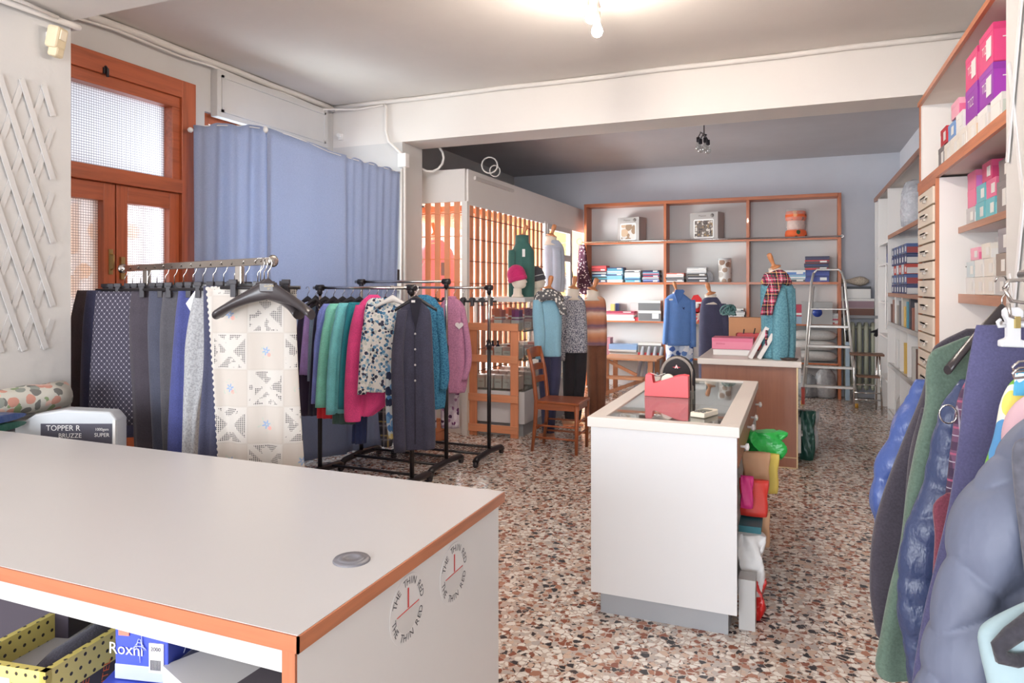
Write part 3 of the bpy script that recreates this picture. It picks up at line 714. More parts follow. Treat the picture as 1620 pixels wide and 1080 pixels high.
t = thing('folding_stool', 'small chrome framed folding step stool with brown wooden treads before the radiator', 'stool', (.78, 9.35, 0))
BW = wood(120, 84, 62, 'x', .5, .7)
for s in (-1, 1):
    MB().tube([(.78+s*.15, 9.2, 0), (.78+s*.135, 9.3, .66), (.78+s*.13, 9.33, .68)], .011, 8).build('leg', CHROME, t, world=True)
    MB().tube([(.78+s*.12, 9.55, 0), (.78+s*.12, 9.42, .66)], .010, 8).build('leg', CHROME, t, world=True)
MB().box(.60, .96, 9.24, 9.46, .675, .70).build('tread', BW, t, .003, world=True)
MB().box(.66, .90, 9.12, 9.28, .43, .45).build('tread', BW, t, .003, world=True)
MB().cyl((.64, 9.22, .24), (.92, 9.22, .24), .008).cyl((.64, 9.21, .16), (.92, 9.21, .16), .008).cyl((.66, 9.5, .3), (.9, 9.5, .3), .008).build('crossbar', CHROME, t, world=True)

t = thing('wooden_step', 'raw pine step bench standing before the left bay of the back shelving', 'step bench', (-2.1, 9.6, 0))
PN = wood(206, 150, 112, 'x', .6, .75); PNZ = wood(200, 142, 104, 'z', .6, .75)
for y in (9.35, 9.85):
    for xx in (-2.45, -1.85): MB().box(xx, xx+.065, y, y+.03, 0, .5).build('leg', PNZ, t, .002, world=True)
MB().box(-2.5, -1.72, 9.3, 9.9, .5, .525).build('top_tread', PN, t, .003, world=True)
MB().box(-2.5, -1.88, 9.12, 9.4, .26, .28).build('lower_tread', PN, t, .003, world=True)
MB().beam((-2.4, 9.36, .48), (-2.0, 9.36, .3), .03, .04).beam((-2.46, 9.2, .03), (-1.86, 9.34, .26), .03, .045).build('brace', PNZ, t, world=True)
# ---------------------------------------------------------------- cloth builders
CS, SN = math.cos(TH), math.sin(TH)
def wp(px, f, y=None, z=None):
    """world point at measured depth f"""
    r = (px-810)/1102*f
    return Vector((CS*r-SN*f, SN*r+CS*f, 1.5-(y-453)/1102*f if z is None else z))
def cr(a, b, c, d, t):
    return .5*((2*b)+(-a+c)*t+(2*a-5*b+4*c-d)*t*t+(-a+3*b-3*c+d)*t**3)
def levels_smooth(L, n):
    out = []
    for i in range(len(L)-1):
        a = L[max(i-1, 0)]; b = L[i]; c = L[i+1]; d = L[min(i+2, len(L)-1)]
        for k in range(n):
            t = k/n; out.append(tuple(cr(a[j], b[j], c[j], d[j], t) for j in range(len(b))))
    out.append(tuple(L[-1])); return out
def drape(L, th, folds=3, amp=.012, ph=0, n=40, sub=4, puff=None, yoff=0, sq=.75, hem=True, top=.35, flare=1.0):
    """closed cloth body. L = [(z, xl, xr)] from top to bottom; th = half thickness"""
    L = levels_smooth(L, sub); R = []; m = len(L)-1; zt, zb = L[0][0], L[-1][0]
    for i, (z, xl, xr) in enumerate(L):
        q = (z-zt)/(zb-zt) if zb != zt else 0
        tt = th*(top+(1-top)*min(1, q*6))*(1+(flare-1)*q)
        xc, hw = (xl+xr)/2, (xr-xl)/2; ring = []
        for k in range(n):
            a = 2*PI*k/n; ca, sa = math.cos(a), math.sin(a)
            x = hw*math.copysign(abs(ca)**sq, ca); y = tt*math.copysign(abs(sa)**.85, sa)
            w = x/max(hw, .01)
            f = amp*(.25+.75*q)*(math.sin(w*PI*folds+ph+q*.8)+.45*math.sin(w*PI*folds*1.9+ph*2.3-q*1.7))
            zz = z
            if puff:
                cell, dep, diag = puff
                s1 = abs(math.sin(PI*(z-zt+diag*(x))/cell))**.5
                s2 = abs(math.sin(PI*(z-zt-diag*(x))/cell))**.5 if diag else 1
                y += dep*(s1*s2-.6)*math.copysign(min(1, abs(sa)*2), sa)*min(1, q*8)
                x += dep*.5*(s1*s2-.6)*math.copysign(abs(ca)**4, ca)
            if hem and i == m: x *= .985
            ring.append((xc+x, yoff+y+f, zz))
        R.append(ring)
    return MB().rings(R)
def conv(levels, f, px0, z0):
    return [(1.5-(y-453)/1102*f-z0, (a-px0)/1102*f, (b-px0)/1102*f) for (y, a, b) in levels]
def garment(name, label, cat, f, px0, y0, body, m, th=.035, group=None, parts=(), drop=0, rz=0, **k):
    """body and parts: [(y, left, right)] measured at depth f; parts: (name, levels, material, half thickness, yoff, kw)"""
    loc = wp(px0, f, y0)
    t = thing(name, label, cat, loc, TH+rz, group)
    drape(conv(body, f, px0, loc.z), th, **k).build("body_panel", m, t)
    for p in parts:
        kw = dict(p[5]) if len(p) > 5 else {}
        lv = conv(p[1], f, px0, loc.z)
        if p[1] and len(p[1][0]) == 3: drape(lv, p[3], yoff=p[4], **kw).build(p[0], p[2], t)
    return t, loc

def pat_diamond():
    n = NT('diamond_dot_weave'); p = n.xyz(n.co()); k = 30
    a = n.math('MULTIPLY', n.math('ADD', n.math('MULTIPLY', p[0], 1.25), p[2]), k); b = n.math('MULTIPLY', n.math('SUBTRACT', n.math('MULTIPLY', p[0], 1.25), p[2]), k)
    fa = n.math('ABSOLUTE', n.math('SUBTRACT', n.math('FRACT', a), .5)); fb = n.math('ABSOLUTE', n.math('SUBTRACT', n.math('FRACT', b), .5))
    line = n.math('MAXIMUM', n.math('LESS_THAN', fa, .07), n.math('LESS_THAN', fb, .07))
    dot = n.math('MULTIPLY', n.math('LESS_THAN', fa, .13), n.math('LESS_THAN', fb, .13))
    c = n.mix(line, sr(66, 62, 76), sr(98, 94, 108)); c = n.mix(dot, c, sr(190, 186, 194)); return n.fin(c, .9)
def pat_blobs(base, cols, scale, thr=.55, second=None, cut=.4):
    n = NT('printed_cloth'); co = n.co(); w = n.noise(co, scale*.8, 2, 1)
    vm = n.node('ShaderNodeVectorMath', operation='MULTIPLY_ADD'); n.put(vm.inputs[0], w); vm.inputs[1].default_value = (.5/scale,)*3; n.put(vm.inputs[2], co)
    cell = n.xyz(n.vor(vm.outputs[0], scale)); d = n.vor(vm.outputs[0], scale, 'F1', 'Distance')
    c = n.ramp(cell[0], [(i/len(cols), sr(*q)) for i, q in enumerate(cols)], True)
    on = n.math('MULTIPLY', n.math('LESS_THAN', d, cut), n.math('LESS_THAN', cell[1], thr))
    c = n.mix(on, sr(*base), c)
    n.bump(n.noise(co, 200, 2), .2, .003); return n.fin(c, .85)
def pat_tartan(base, stripes, k=9):
    n = NT('tartan'); p = n.xyz(n.co()); c = sr(*base)
    for (col, pos, w, st) in stripes:
        for ax in (0, 2):
            q = n.math('ABSOLUTE', n.math('SUBTRACT', n.math('FRACT', n.math('ADD', n.math('MULTIPLY', p[ax], k), pos)), .5))
            c = n.mix(n.math('MULTIPLY', n.math('LESS_THAN', q, w), st), c, sr(*col))
    n.bump(n.noise(n.co(), 220, 2), .2, .003); return n.fin(c, .9)
def pat_stripes():
    n = NT('ombre_knit'); co = n.co(); p = n.xyz(co); nz = n.noise(co, 7, 3)
    f = n.math('FRACT', n.math('ADD', n.math('MULTIPLY', p[2], 5.2), n.math('MULTIPLY', nz, .3)))
    c = n.ramp(f, [(0, sr(204, 134, 98)), (.2, sr(226, 166, 130)), (.38, sr(232, 200, 180)), (.52, sr(168, 122, 120)), (.66, sr(126, 98, 118)), (.8, sr(188, 122, 98)), (1, sr(204, 134, 98))])
    n.bump(n.noise(n.co((1, 1, 3)), 120, 2), .5, .005); return n.fin(c, .95)
def pat_speckle(a, b, sc=150):
    n = NT('speckled_knit'); co = n.co(); nz = n.noise(co, sc, 2)
    n.bump(nz, .5, .005); return n.fin(n.ramp(nz, [(.38, sr(*a)), (.58, sr(*b))]), .95)
def pat_crochet():
    n = NT('embroidered_filet_cloth'); co = n.co(); p = n.xyz(co); s = 1/.155
    u = n.math('ADD', n.math('MULTIPLY', p[0], s), .08); v = n.math('ADD', n.math('MULTIPLY', p[2], s*.98), .22)
    iu, iv = n.math('FLOOR', u), n.math('FLOOR', v); fu, fv = n.math('SUBTRACT', u, iu), n.math('SUBTRACT', v, iv)
    chk = n.math('ABSOLUTE', n.math('MODULO', n.math('ADD', iu, iv), 2))
    G = 20
    du = n.math('SUBTRACT', n.math('FRACT', n.math('MULTIPLY', fu, G)), .5); dv = n.math('SUBTRACT', n.math('FRACT', n.math('MULTIPLY', fv, G)), .5)
    r2 = n.math('ADD', n.math('MULTIPLY', du, du), n.math('MULTIPLY', dv, dv))
    hole = n.math('LESS_THAN', r2, .11)
    cu, cv = n.math('SUBTRACT', fu, .5), n.math('SUBTRACT', fv, .5)
    ad = n.math('ABSOLUTE', cu); av = n.math('ABSOLUTE', cv)
    leaf = n.math('GREATER_THAN', n.math('ABSOLUTE', n.math('SUBTRACT', ad, av)), .10)      # solid diagonal leaves
    blot = n.math('GREATER_THAN', n.noise(co, 26, 2), .47)
    near = n.math('LESS_THAN', n.math('MAXIMUM', ad, av), .46)
    hm = n.math('MULTIPLY', n.math('MULTIPLY', hole, n.math('MULTIPLY', leaf, near)), n.math('MULTIPLY', blot, chk))
    c = n.mix(chk, sr(196, 187, 178), sr(202, 196, 189))
    d0 = n.math('SQRT', n.math('ADD', n.math('MULTIPLY', cu, cu), n.math('MULTIPLY', cv, cv)))
    ang = n.math('ARCTAN2', cv, cu); pet = n.math('ADD', .085, n.math('MULTIPLY', .04, n.math('SINE', n.math('MULTIPLY', ang, 6))))
    fl = n.math('MULTIPLY', n.math('LESS_THAN', d0, pet), n.math('GREATER_THAN', d0, .025)); sol = n.math('SUBTRACT', 1, chk)
    c = n.mix(n.math('MULTIPLY', n.math('MULTIPLY', fl, sol), .85), c, sr(128, 158, 200))
    e0 = n.math('SUBTRACT', cu, .09); e1 = n.math('ADD', cv, .1)
    pk = n.math('LESS_THAN', n.math('ADD', n.math('MULTIPLY', e0, e0), n.math('MULTIPLY', e1, e1)), .003)
    c = n.mix(n.math('MULTIPLY', pk, sol), c, sr(222, 160, 150))
    spr = n.math('MULTIPLY', n.math('GREATER_THAN', n.noise(co, 90, 2), .62), n.math('LESS_THAN', d0, .24))
    c = n.mix(n.math('MULTIPLY', n.math('MULTIPLY', spr, sol), .6), c, sr(170, 190, 176))
    seam = n.math('MULTIPLY', n.math('GREATER_THAN', n.math('MAXIMUM', ad, av), .475), n.math('LESS_THAN', n.math('FRACT', n.math('MULTIPLY', n.math('ADD', fu, fv), 22)), .5))
    c = n.mix(n.math('MULTIPLY', seam, .5), c, sr(176, 166, 156))
    c = n.mix(hm, c, sr(40, 38, 44)); n.bump(n.noise(co, 300, 2), .2, .002); return n.fin(c, .9)

BR, NV, DK, CH = fabric(80, 68, 72), fabric(68, 70, 102), fabric(66, 59, 68), fabric(78, 76, 82)
FLORAL = pat_blobs((232, 230, 226), [(88, 140, 178), (60, 110, 150), (200, 206, 200), (52, 56, 80), (150, 180, 200)], 44, .85, cut=.55)

# ---------------------------------------------------------------- hangers
def hook_pts(h=.0):
    return [(0, 0, -.11), (0, 0, -.055)]+[(.022*math.sin(t), 0, -.02+.024*math.cos(t)-.004) for t in [PI*1.05-i*PI*1.35/8 for i in range(9)]]
def clip_hanger(label, group, loc, rz, w=.34):
    t = thing('clip_hanger', label, 'hanger', loc, rz, group)
    MB().tube([(0, 0, -.10), (0, 0, -.05), (.012, 0, -.035), (.018, 0, -.015), (.008, 0, .006), (-.01, 0, .006), (-.018, 0, -.008)], .0022, 6).build('hook', CHROME, t)
    MB().box(-.03, .03, -.008, .008, -.122, -.095).cyl((-w/2, 0, -.12), (w/2, 0, -.12), .0075, n=8).build('bar', BLK, t)
    for s in (-1, 1):
        MB().box(s*w*.33-.012, s*w*.33+.012, -.014, .012, -.16, -.10).box(s*w*.33-.017, s*w*.33+.017, -.018, .0, -.105, -.085).build('clip', BLKM, t, .002)
    return t
def coat_hanger(label, group, loc, rz, m=BLK, w=.4, thick=.012, drop=.085, broad=.012, name='coat_hanger'):
    t = thing(name, label, 'hanger', loc, rz, group)
    MB().tube([(0, 0, -.08), (0, 0, -.05), (.012, 0, -.035), (.018, 0, -.015), (.008, 0, .006), (-.01, 0, .006), (-.018, 0, -.008)], .0024, 6).build('hook', CHROME, t)
    b = MB(); R = []
    for i in range(17):
        u = -1+i/8; x = u*w/2; z = -.085-drop*abs(u)**1.15; hh = thick*(1+.9*(1-abs(u))**2); bb = broad*(.5+.9*abs(u))
        R.append([(x+.0, bb*math.cos(a), z+hh*math.sin(a)) for a in [2*PI*k/8 for k in range(8)]])
    b.rings(R); b.build('arms', m, t); return t

# ---------------------------------------------------------------- chrome rack with skirts
railL, railR = wp(194, 3.9, z=1.60), wp(432, 3.0, z=1.61)
t = thing('chrome_clothes_rack', 'chrome clothes rail holding dark skirts and the crocheted cloth', 'clothes rack', ((railL.x+railR.x)/2, (railL.y+railR.y)/2, 0))
dr = (railR-railL).normalized(); nr = Vector((-dr.y, dr.x, 0))
rl = MB().beam(railL, railR, .014, .034); rl.build('rail', CHROME, t, .003, world=True)
for p, s in ((railL, -1), (railR, 1)): MB().lathe([(.002, -.008), (.018, -.006), (.027, 0), (.018, .006), (.002, .008)], p, 14, M=dr.to_track_quat('Z', 'Y').to_matrix()).build('end_cap', CHROME, t, world=True)
for k in (.2, .82):
    q = railL.lerp(railR, k)
    MB().box(q.x-.018, q.x+.018, q.y-.012, q.y+.012, .06, q.z-.015).build('post', CHROME, t, .003, world=True)
    MB().beam((q.x-nr.x*.28, q.y-nr.y*.28, .06), (q.x+nr.x*.28, q.y+nr.y*.28, .06), .035, .03).build('foot', CHROME, t, world=True)
    for s in (-1, 1):
        MB().cyl((q.x+nr.x*.26*s-.012, q.y+nr.y*.26*s, .022), (q.x+nr.x*.26*s+.012, q.y+nr.y*.26*s, .022), .022).build('castor', BLK, t, world=True)
a, b = railL.lerp(railR, .2), railL.lerp(railR, .82)
MB().beam((a.x, a.y, .1), (b.x, b.y, .1), .02, .03).build('base_rail', CHROME, t, world=True)

def skirt(label, f, lv, m, name='hanging_skirt', cat='skirt', group='skirts on the chrome rail', **k):
    return garment(name, label, cat, f, (lv[0][1]+lv[0][2])/2, lv[0][0], lv, m, group=None, **k)[0]
skirt('black brown skirt hanging leftmost on the chrome rail', 3.95, [(459, 122, 190), (500, 113, 195), (600, 98, 200), (676, 88, 205)], BR, folds=2, amp=.014)
skirt('navy skirt showing below the dotted skirt on the chrome rail', 3.84, [(459, 137, 215), (520, 130, 218), (620, 125, 222), (690, 124, 226)], NV, folds=2, amp=.012, ph=1)
skirt('grey skirt with a pale diamond dot weave on the chrome rail', 3.72, [(461, 152, 220), (520, 148, 222), (600, 143, 225), (671, 141, 228)], pat_diamond(), folds=1.5, amp=.008, ph=2)
skirt('plain near black skirt directly right of the dotted skirt', 3.62, [(455, 208, 262), (520, 204, 266), (620, 208, 275), (735, 212, 285)], DK, folds=2, amp=.012, ph=.5)
skirt('dark slate trousers hanging right of the near black skirt', 3.52, [(455, 236, 285), (530, 234, 288), (640, 238, 292), (745, 243, 300)], fabric(70, 72, 88), folds=1.5, amp=.01, cat='trousers', name='hanging_trousers')
skirt('charcoal trousers hanging just left of the royal blue pair', 3.43, [(462, 258, 300), (530, 254, 303), (640, 256, 306), (750, 262, 310)], CH, folds=1.5, amp=.01, ph=2, cat='trousers', name='hanging_trousers')
skirt('dark royal blue trousers hanging left of the grey marl top', 3.34, [(455, 283, 312), (520, 277, 320), (620, 270, 322), (705, 267, 322), (745, 268, 320)], fabric(66, 72, 128), folds=1.5, amp=.012, ph=1, cat='trousers', name='hanging_trousers')
g = skirt('light grey marl jersey top folded over a hanger beside the crocheted cloth', 3.25, [(450, 314, 330), (475, 306, 333), (510, 299, 336), (550, 294, 331), (590, 293, 330), (640, 292, 318), (700, 291, 312), (760, 290, 310)], pat_speckle((150, 150, 152), (176, 176, 178), 120), folds=1, amp=.008, name='hanging_jersey', cat='top')
skirt('slate navy trousers hanging directly behind the crocheted cloth', 3.14, [(452, 322, 400), (560, 324, 405), (650, 318, 410), (760, 312, 415)], fabric(66, 68, 92), folds=3, amp=.012, ph=1, cat='trousers', name='hanging_trousers')
tag(MB().prism([(0, 0), (.05, .07), (.085, .06), (.06, .0), (.03, -.05)], (CS, SN, 0), (0, 0, 1), (-SN, CS, 0), wp(294, 3.28, 480), .008).build('paper_insert', WHT), 'white paper card tucked in above the grey marl top', 'card')
# crocheted cloth
f = 3.0; px0 = 398; loc = wp(px0, f, 455)
t = thing('crocheted_tablecloth', 'cream patchwork cloth of embroidered and filet crochet squares on the chrome rail', 'tablecloth', loc, TH)
lv = conv([(455, 328, 469), (520, 333, 469), (600, 339, 472), (680, 343, 477), (765, 349, 483)], f, px0, loc.z)
drape(lv, .012, folds=2.2, amp=.014, n=64, sub=6, top=.8).build('cloth', pat_crochet(), t)
sc = MB()
for i in range(34):
    q = i/33; z = lv[0][0]+(lv[-1][0]-lv[0][0])*q; xl = -.1905+.057*q**.85
    sc.ball((xl, 0, z-.004), .0085, .005, .009, 8, 5)
for i in range(13): sc.ball((-.185+.0155*i, 0, -.004+.003*math.sin(i)), .009, .005, .008, 8, 5)
sc.build('scalloped_edge', fabric(204, 198, 190), t)
# clip hangers along the chrome rail
ch = None
for k in range(15):
    q = railL.lerp(railR, .02+.9*k/14)
    lab = 'black clip hanger with a wire hook on the chrome clothes rail'
    if ch is None: ch = clip_hanger(lab, 'clip hangers on the chrome rail', q, TH-.08)
    else:
        c = copy_tree(ch); c.location = q; c.rotation_euler = (0, 0, TH+(-.12, .02, .1)[k % 3])
q = wp(412, 2.97, z=1.615)
c = copy_tree(ch); c.location = q; c.rotation_euler = (0, 0, TH); c['label'] = 'black clip hanger carrying the crocheted cloth at the right end of the chrome rail'; del c['group']
SH = plain(60, 54, 56, .28, 0, .1)
for i, (px, ff, lab) in enumerate(((418, 2.9, 'broad black suit hanger at the rail end, the one behind'), (424, 2.82, 'broad black suit hanger at the rail end, the one in front with gold lettering'))):
    q = wp(px, ff, z=1.61)
    t = thing('suit_hanger', lab, 'hanger', q, TH+(-.35, -.12)[i])
    MB().tube([(0, 0, -.10), (0, 0, -.05), (.012, 0, -.035), (.018, 0, -.015), (.008, 0, .006), (-.01, 0, .006), (-.018, 0, -.008)], .0026, 6).build('hook', CHROME, t)
    R = []
    for j in range(25):
        u = -1+j/12; x = u*.2; s = abs(u)
        zc = -.118-.075*s**.9-.03*s**3; hh = .030*(1-s)**2+.014+.006*s; bb = .012+.026*s**1.5
        R.append([(x*(1.0), bb*math.cos(a)-.035*s**1.5, zc+hh*math.sin(a)) for a in [2*PI*k/12 for k in range(12)]])
    MB().rings(R).build('shoulder', SH, t)
    MB().box(-.034, .034, -.016, .016, -.135, -.093).build('centre', SH, t, .006)
    if i == 1: 
        MB().text('GLORIA', .012, (.012, -.0168, -.108), (1, 0, 0), (0, 0, 1)).text('SET', .010, (.012, -.0168, -.12), (1, 0, 0), (0, 0, 1)).build('gold_lettering', plain(190, 168, 120, .4), t)

# ---------------------------------------------------------------- black rolling racks
RB = plain(34, 30, 34, .35)
def rack(label, xa, xb, y, z, mesh=False, half=.28, ext=.06, dx=0):
    t = thing('rolling_clothes_rack', label, 'clothes rack', ((xa+xb)/2, y, 0))
    MB().cyl((xa-ext, y, z), (xb+ext*.3, y, z), .0125, n=12).build('rail', CHROME, t, world=True)
    for x in (xa, xb):
        MB().cyl((x, y, .07), (x, y, .98), .017, n=12).cyl((x, y, .96), (x, y, 1.02), .021, n=12).build('post', RB, t, world=True)
        MB().cyl((x, y, 1.0), (x, y, z-.02), .0135, n=12).build('upper_post', CHROME, t, world=True)
        MB().cyl((x-.03, y, z), (x+.03, y, z), .024, n=14).cyl((x, y, z-.05), (x, y, z), .02, n=12).build('joint', BLK, t, world=True)
        MB().tube([(x, y-half, .045), (x, y-half+.04, .065), (x, y, .08), (x, y+half-.04, .065), (x, y+half, .045)], .026, 10).build('foot', RB, t, world=True)
        for s in (-1, 1): MB().cyl((x-.014, y+s*(half-.01), .024), (x+.014, y+s*(half-.01), .024), .024, n=14).build('castor', BLKM, t, world=True)
    for dy in (-.13, .13): MB().cyl((xa, y+dy, .08), (xb, y+dy, .08), .011, n=8).build('base_rail', RB, t, world=True)
    if mesh:
        g = MB()
        for i in range(24): g.cyl((xa+(xb-xa)*i/23, y-.13, .075), (xa+(xb-xa)*i/23, y+.13, .075), .0022, n=5, cap=False)
        for i in range(7): g.cyl((xa, y-.12+.04*i, .078), (xb, y-.12+.04*i, .078), .0022, n=5, cap=False)
        g.build('wire_shelf', RB, t, world=True)
    return t
rack('black rolling rack nearest the camera holding bright sweaters and the dark cardigan', -3.43, -2.61, 4.45, 1.49)
rack('middle black rolling rack with a wire base shelf holding the blue fleece', -3.46, -2.64, 5.05, 1.54, True)
rack('farthest black rolling rack beside the glass cabinet holding the mauve fleece', -3.25, -2.46, 5.5, 1.49, True)

# ---------------------------------------------------------------- clothes on the black racks
def top(label, f, body, m, sleeves=(), th=.05, name='hanging_sweater', cat='sweater', extra=(), **k):
    px0 = (body[0][1]+body[0][2])/2
    parts = [('sleeve', s[0], m, .04, s[1] if len(s) > 1 else -.02, dict(folds=1, amp=.004, n=18, sq=1)) for s in sleeves]
    return garment(name, label, cat, f, px0, body[0][0], body, m, th=th, parts=parts+list(extra), **k)[0]
top('very dark purple long top at the left end of the sweater rack', 5.62, [(480, 478, 500), (520, 470, 505), (600, 468, 508), (656, 470, 508)], fabric(56, 44, 70), name='hanging_jersey', cat='top')
top('lilac sweater at the left end of the black sweater rack', 5.56, [(484, 484, 505), (520, 480, 508), (592, 474, 510)], fabric(178, 150, 214))
top('dusty grey blue thin top between the lilac and periwinkle sweaters', 5.51, [(484, 492, 512), (530, 489, 514), (602, 487, 516)], fabric(134, 156, 178), name='hanging_jersey', cat='top')
top('navy long cardigan behind the periwinkle sweater', 5.46, [(482, 500, 520), (540, 494, 522), (655, 488, 524)], fabric(44, 42, 66))
top('periwinkle blue sweater on the black rack', 5.40, [(480, 512, 534), (500, 502, 545), (560, 500, 548), (637, 497, 548)], fabric(136, 152, 226), [([(484, 512, 524), (530, 500, 512), (580, 497, 508), (637, 494, 503)],)])
top('bright red garment whose hem shows below the mint sweater', 5.37, [(560, 506, 540), (620, 503, 540), (660, 502, 538)], fabric(226, 48, 58), name='hanging_jersey', cat='top')
top('mint green sweater on the black rack', 5.33, [(480, 522, 544), (498, 514, 552), (570, 512, 560), (642, 510, 560)], fabric(140, 220, 200), [([(484, 522, 536), (520, 511, 526), (580, 504, 521), (643, 500, 518)],)])
top('dark bottle green top whose hem shows between aqua and teal sweaters', 5.29, [(520, 535, 570), (600, 530, 575), (669, 526, 572)], fabric(72, 104, 98), name='hanging_jersey', cat='top')
top('aqua sweater on the black rack', 5.25, [(479, 536, 556), (500, 530, 562), (580, 527, 566), (652, 525, 566)], fabric(124, 208, 214), [([(484, 536, 548), (530, 525, 540), (590, 519, 535), (654, 517, 532)],)])
top('deep teal sweater left of the magenta sweater', 5.20, [(478, 552, 570), (500, 546, 580), (580, 544, 586), (646, 542, 588)], fabric(36, 136, 150), [([(482, 552, 562), (530, 543, 556), (590, 538, 552), (645, 536, 549)],)])
top('magenta pink sweater on the black rack', 5.14, [(466, 584, 598), (486, 566, 614), (540, 560, 620), (600, 562, 623), (628, 565, 620), (645, 568, 606), (657, 572, 590)], fabric(230, 74, 140), [([(482, 564, 584), (530, 553, 578), (600, 547, 574), (652, 546, 573), (665, 548, 572)], -.03)])
top('white blouse scattered with blue leaves on the black rack', 5.07, [(471, 588, 612), (484, 578, 636), (540, 573, 640), (600, 574, 634), (619, 573, 622)], FLORAL, [([(484, 580, 596), (540, 572, 590), (590, 569, 584), (622, 567, 581)], -.03)], name='hanging_blouse', cat='blouse')
CARD = fabric(58, 58, 78, 160, .3)
g = top('dark slate blue buttoned cardigan facing out on the black rack', 4.98, [(478, 650, 668), (486, 636, 676), (500, 630, 682), (560, 627, 685), (640, 630, 688), (702, 632, 689), (709, 634, 686)], CARD, [([(490, 630, 646), (560, 621, 640), (640, 622, 642), (712, 625, 644)], -.045)], name='hanging_cardigan', cat='cardigan', folds=2)
fy = -.062
vm = MB().prism([(-.045, .02), (.0, -.20), (.045, .02), (.0, .035)], (1, 0, 0), (0, 0, 1), (0, 1, 0), (0, fy+.004, -.0), .003); vm.build('neck_opening', plain(34, 34, 48, .9), g)
MB().box(-.028, -.002, fy-.001, fy+.003, .0, .016).build('neck_label', WHT, g)
MB().tube([(-.004, fy-.004, -.19), (-.002, fy-.006, -.5), (0, fy-.006, -1.0)], .004, 6).build('button_band', plain(44, 44, 60, .9), g)
for k in range(4): MB().lathe([(.001, -.002), (.008, -.001), (.008, .002), (.001, .002)], (0, fy-.012, -.22-.11*k), 10, M=Matrix.Rotation(PI/2, 3, 'X')).build('button', plain(210, 208, 210, .25, .4), g)
PLB = pat_blobs((214, 224, 228), [(88, 140, 196), (236, 220, 150), (120, 170, 214), (40, 50, 80)], 16, .85, cut=.5)
top('pale yellow and blue floral pyjamas hanging under the blouse', 5.02, [(575, 614, 628), (610, 610, 636), (660, 611, 638), (692, 616, 630)], PLB, name='hanging_pyjamas', cat='pyjamas')
top('navy trousers hanging below the magenta sweater', 5.3, [(560, 565, 585), (640, 560, 582), (700, 557, 580)], fabric(48, 62, 108), name='hanging_trousers', cat='trousers')
PLD = pat_tartan((92, 92, 98), [((60, 60, 70), 0, .2, .6), ((196, 170, 110), .3, .05, .8), ((150, 150, 155), .6, .06, .7)], 9)
top('grey and yellow plaid pyjama trousers below the floral pyjamas', 5.6, [(560, 600, 622), (640, 598, 622), (705, 604, 620)], PLD, name='hanging_trousers', cat='trousers')
top('second grey plaid pyjama trousers right of the rack post', 5.7, [(560, 640, 670), (640, 640, 670), (690, 641, 669)], PLD, name='hanging_trousers', cat='trousers')
BFL = pat_speckle((38, 96, 136), (74, 146, 182), 110)
top('petrol blue fluffy fleece right of the dark cardigan', 5.55, [(466, 664, 676), (474, 654, 690), (500, 652, 702), (560, 656, 706), (620, 660, 706), (645, 664, 704)], BFL, [([(486, 686, 702), (540, 694, 708), (590, 696, 712), (615, 694, 708)], -.04)], name='hanging_fleece', cat='fleece', th=.07)
g = top('mauve fleece with a white heart patch at the right end of the farthest rack', 6.05, [(472, 706, 722), (480, 698, 732), (500, 694, 738), (560, 692, 741), (600, 696, 740), (620, 700, 736)], fabric(188, 128, 162, 90, .25), [([(486, 724, 736), (530, 734, 744), (570, 736, 747), (600, 730, 740)], -.04)], name='hanging_fleece', cat='fleece', th=.075)
hp = []
for i in range(24):
    a = 2*PI*i/24; hp.append((.0022*16*math.sin(a)**3, .0022*(13*math.cos(a)-5*math.cos(2*a)-2*math.cos(3*a)-math.cos(4*a))))
MB().prism(hp, (1, 0, 0), (0, 0, 1), (0, 1, 0), (.075, -.088, -.23), .006).build('heart_patch', plain(232, 224, 226, .7), g)
MB().lathe([(.05, 0), (.045, .04), (.04, .05)], (0, 0, -.03), 16, 1, .6).build('collar', fabric(188, 128, 162, 90, .25), g)
LEG = pat_blobs((222, 206, 220), [(120, 60, 110), (84, 50, 84), (236, 226, 236), (170, 120, 160)], 26, .8, cut=.5)
for (a, b, lab) in ((669, 692, 'violet and white printed leggings hanging left of the rack post'), (697, 728, 'violet and white printed leggings hanging under the mauve fleece')):
    top(lab, 6.2, [(600, a, b), (640, a, b-2), (676, a+1, b-1)], LEG, name='hanging_leggings', cat='leggings')
# hangers on the black racks
c0 = None
for k, f in enumerate((5.6, 5.54, 5.49, 5.44, 5.38, 5.33, 5.28, 5.23, 5.18, 5.12)):
    px = 506+k*10.5; q = wp(px, f, z=1.49); q.y = 4.45
    if c0 is None: c0 = coat_hanger('slim black coat hanger with a chrome hook on the sweater rack', 'coat hangers on the sweater rack', q, TH-.45, w=.3)
    else: c = copy_tree(c0); c.location = q; c.rotation_euler = (0, 0, TH-.45+(k % 3)*.12)
q = wp(658, 4.98, z=1.5); c = copy_tree(c0); c.location = q; c.rotation_euler = (0, 0, TH); c['label'] = 'black coat hanger inside the dark slate cardigan'; del c['group']
t = coat_hanger('broad white wooden coat hanger holding the blue leaf blouse', None, wp(621, 5.0, z=1.5), TH, WHT, .24, .014, .06, .018)
t = coat_hanger('small black shoulder hanger at the left end of the sweater rack', None, wp(499, 5.42, z=1.49), TH, BLK, .12, .016, .05, .03)
c1 = None
for k in range(6):
    q = Vector((-2.98+.09*k, 5.5, 1.49))
    if c1 is None: c1 = clip_hanger('black clip hanger on the farthest rolling rack', 'clip hangers on the farthest rack', q, TH, .26)
    else: c = copy_tree(c1); c.location = q; c.rotation_euler = (0, 0, TH+.1*(k % 2))

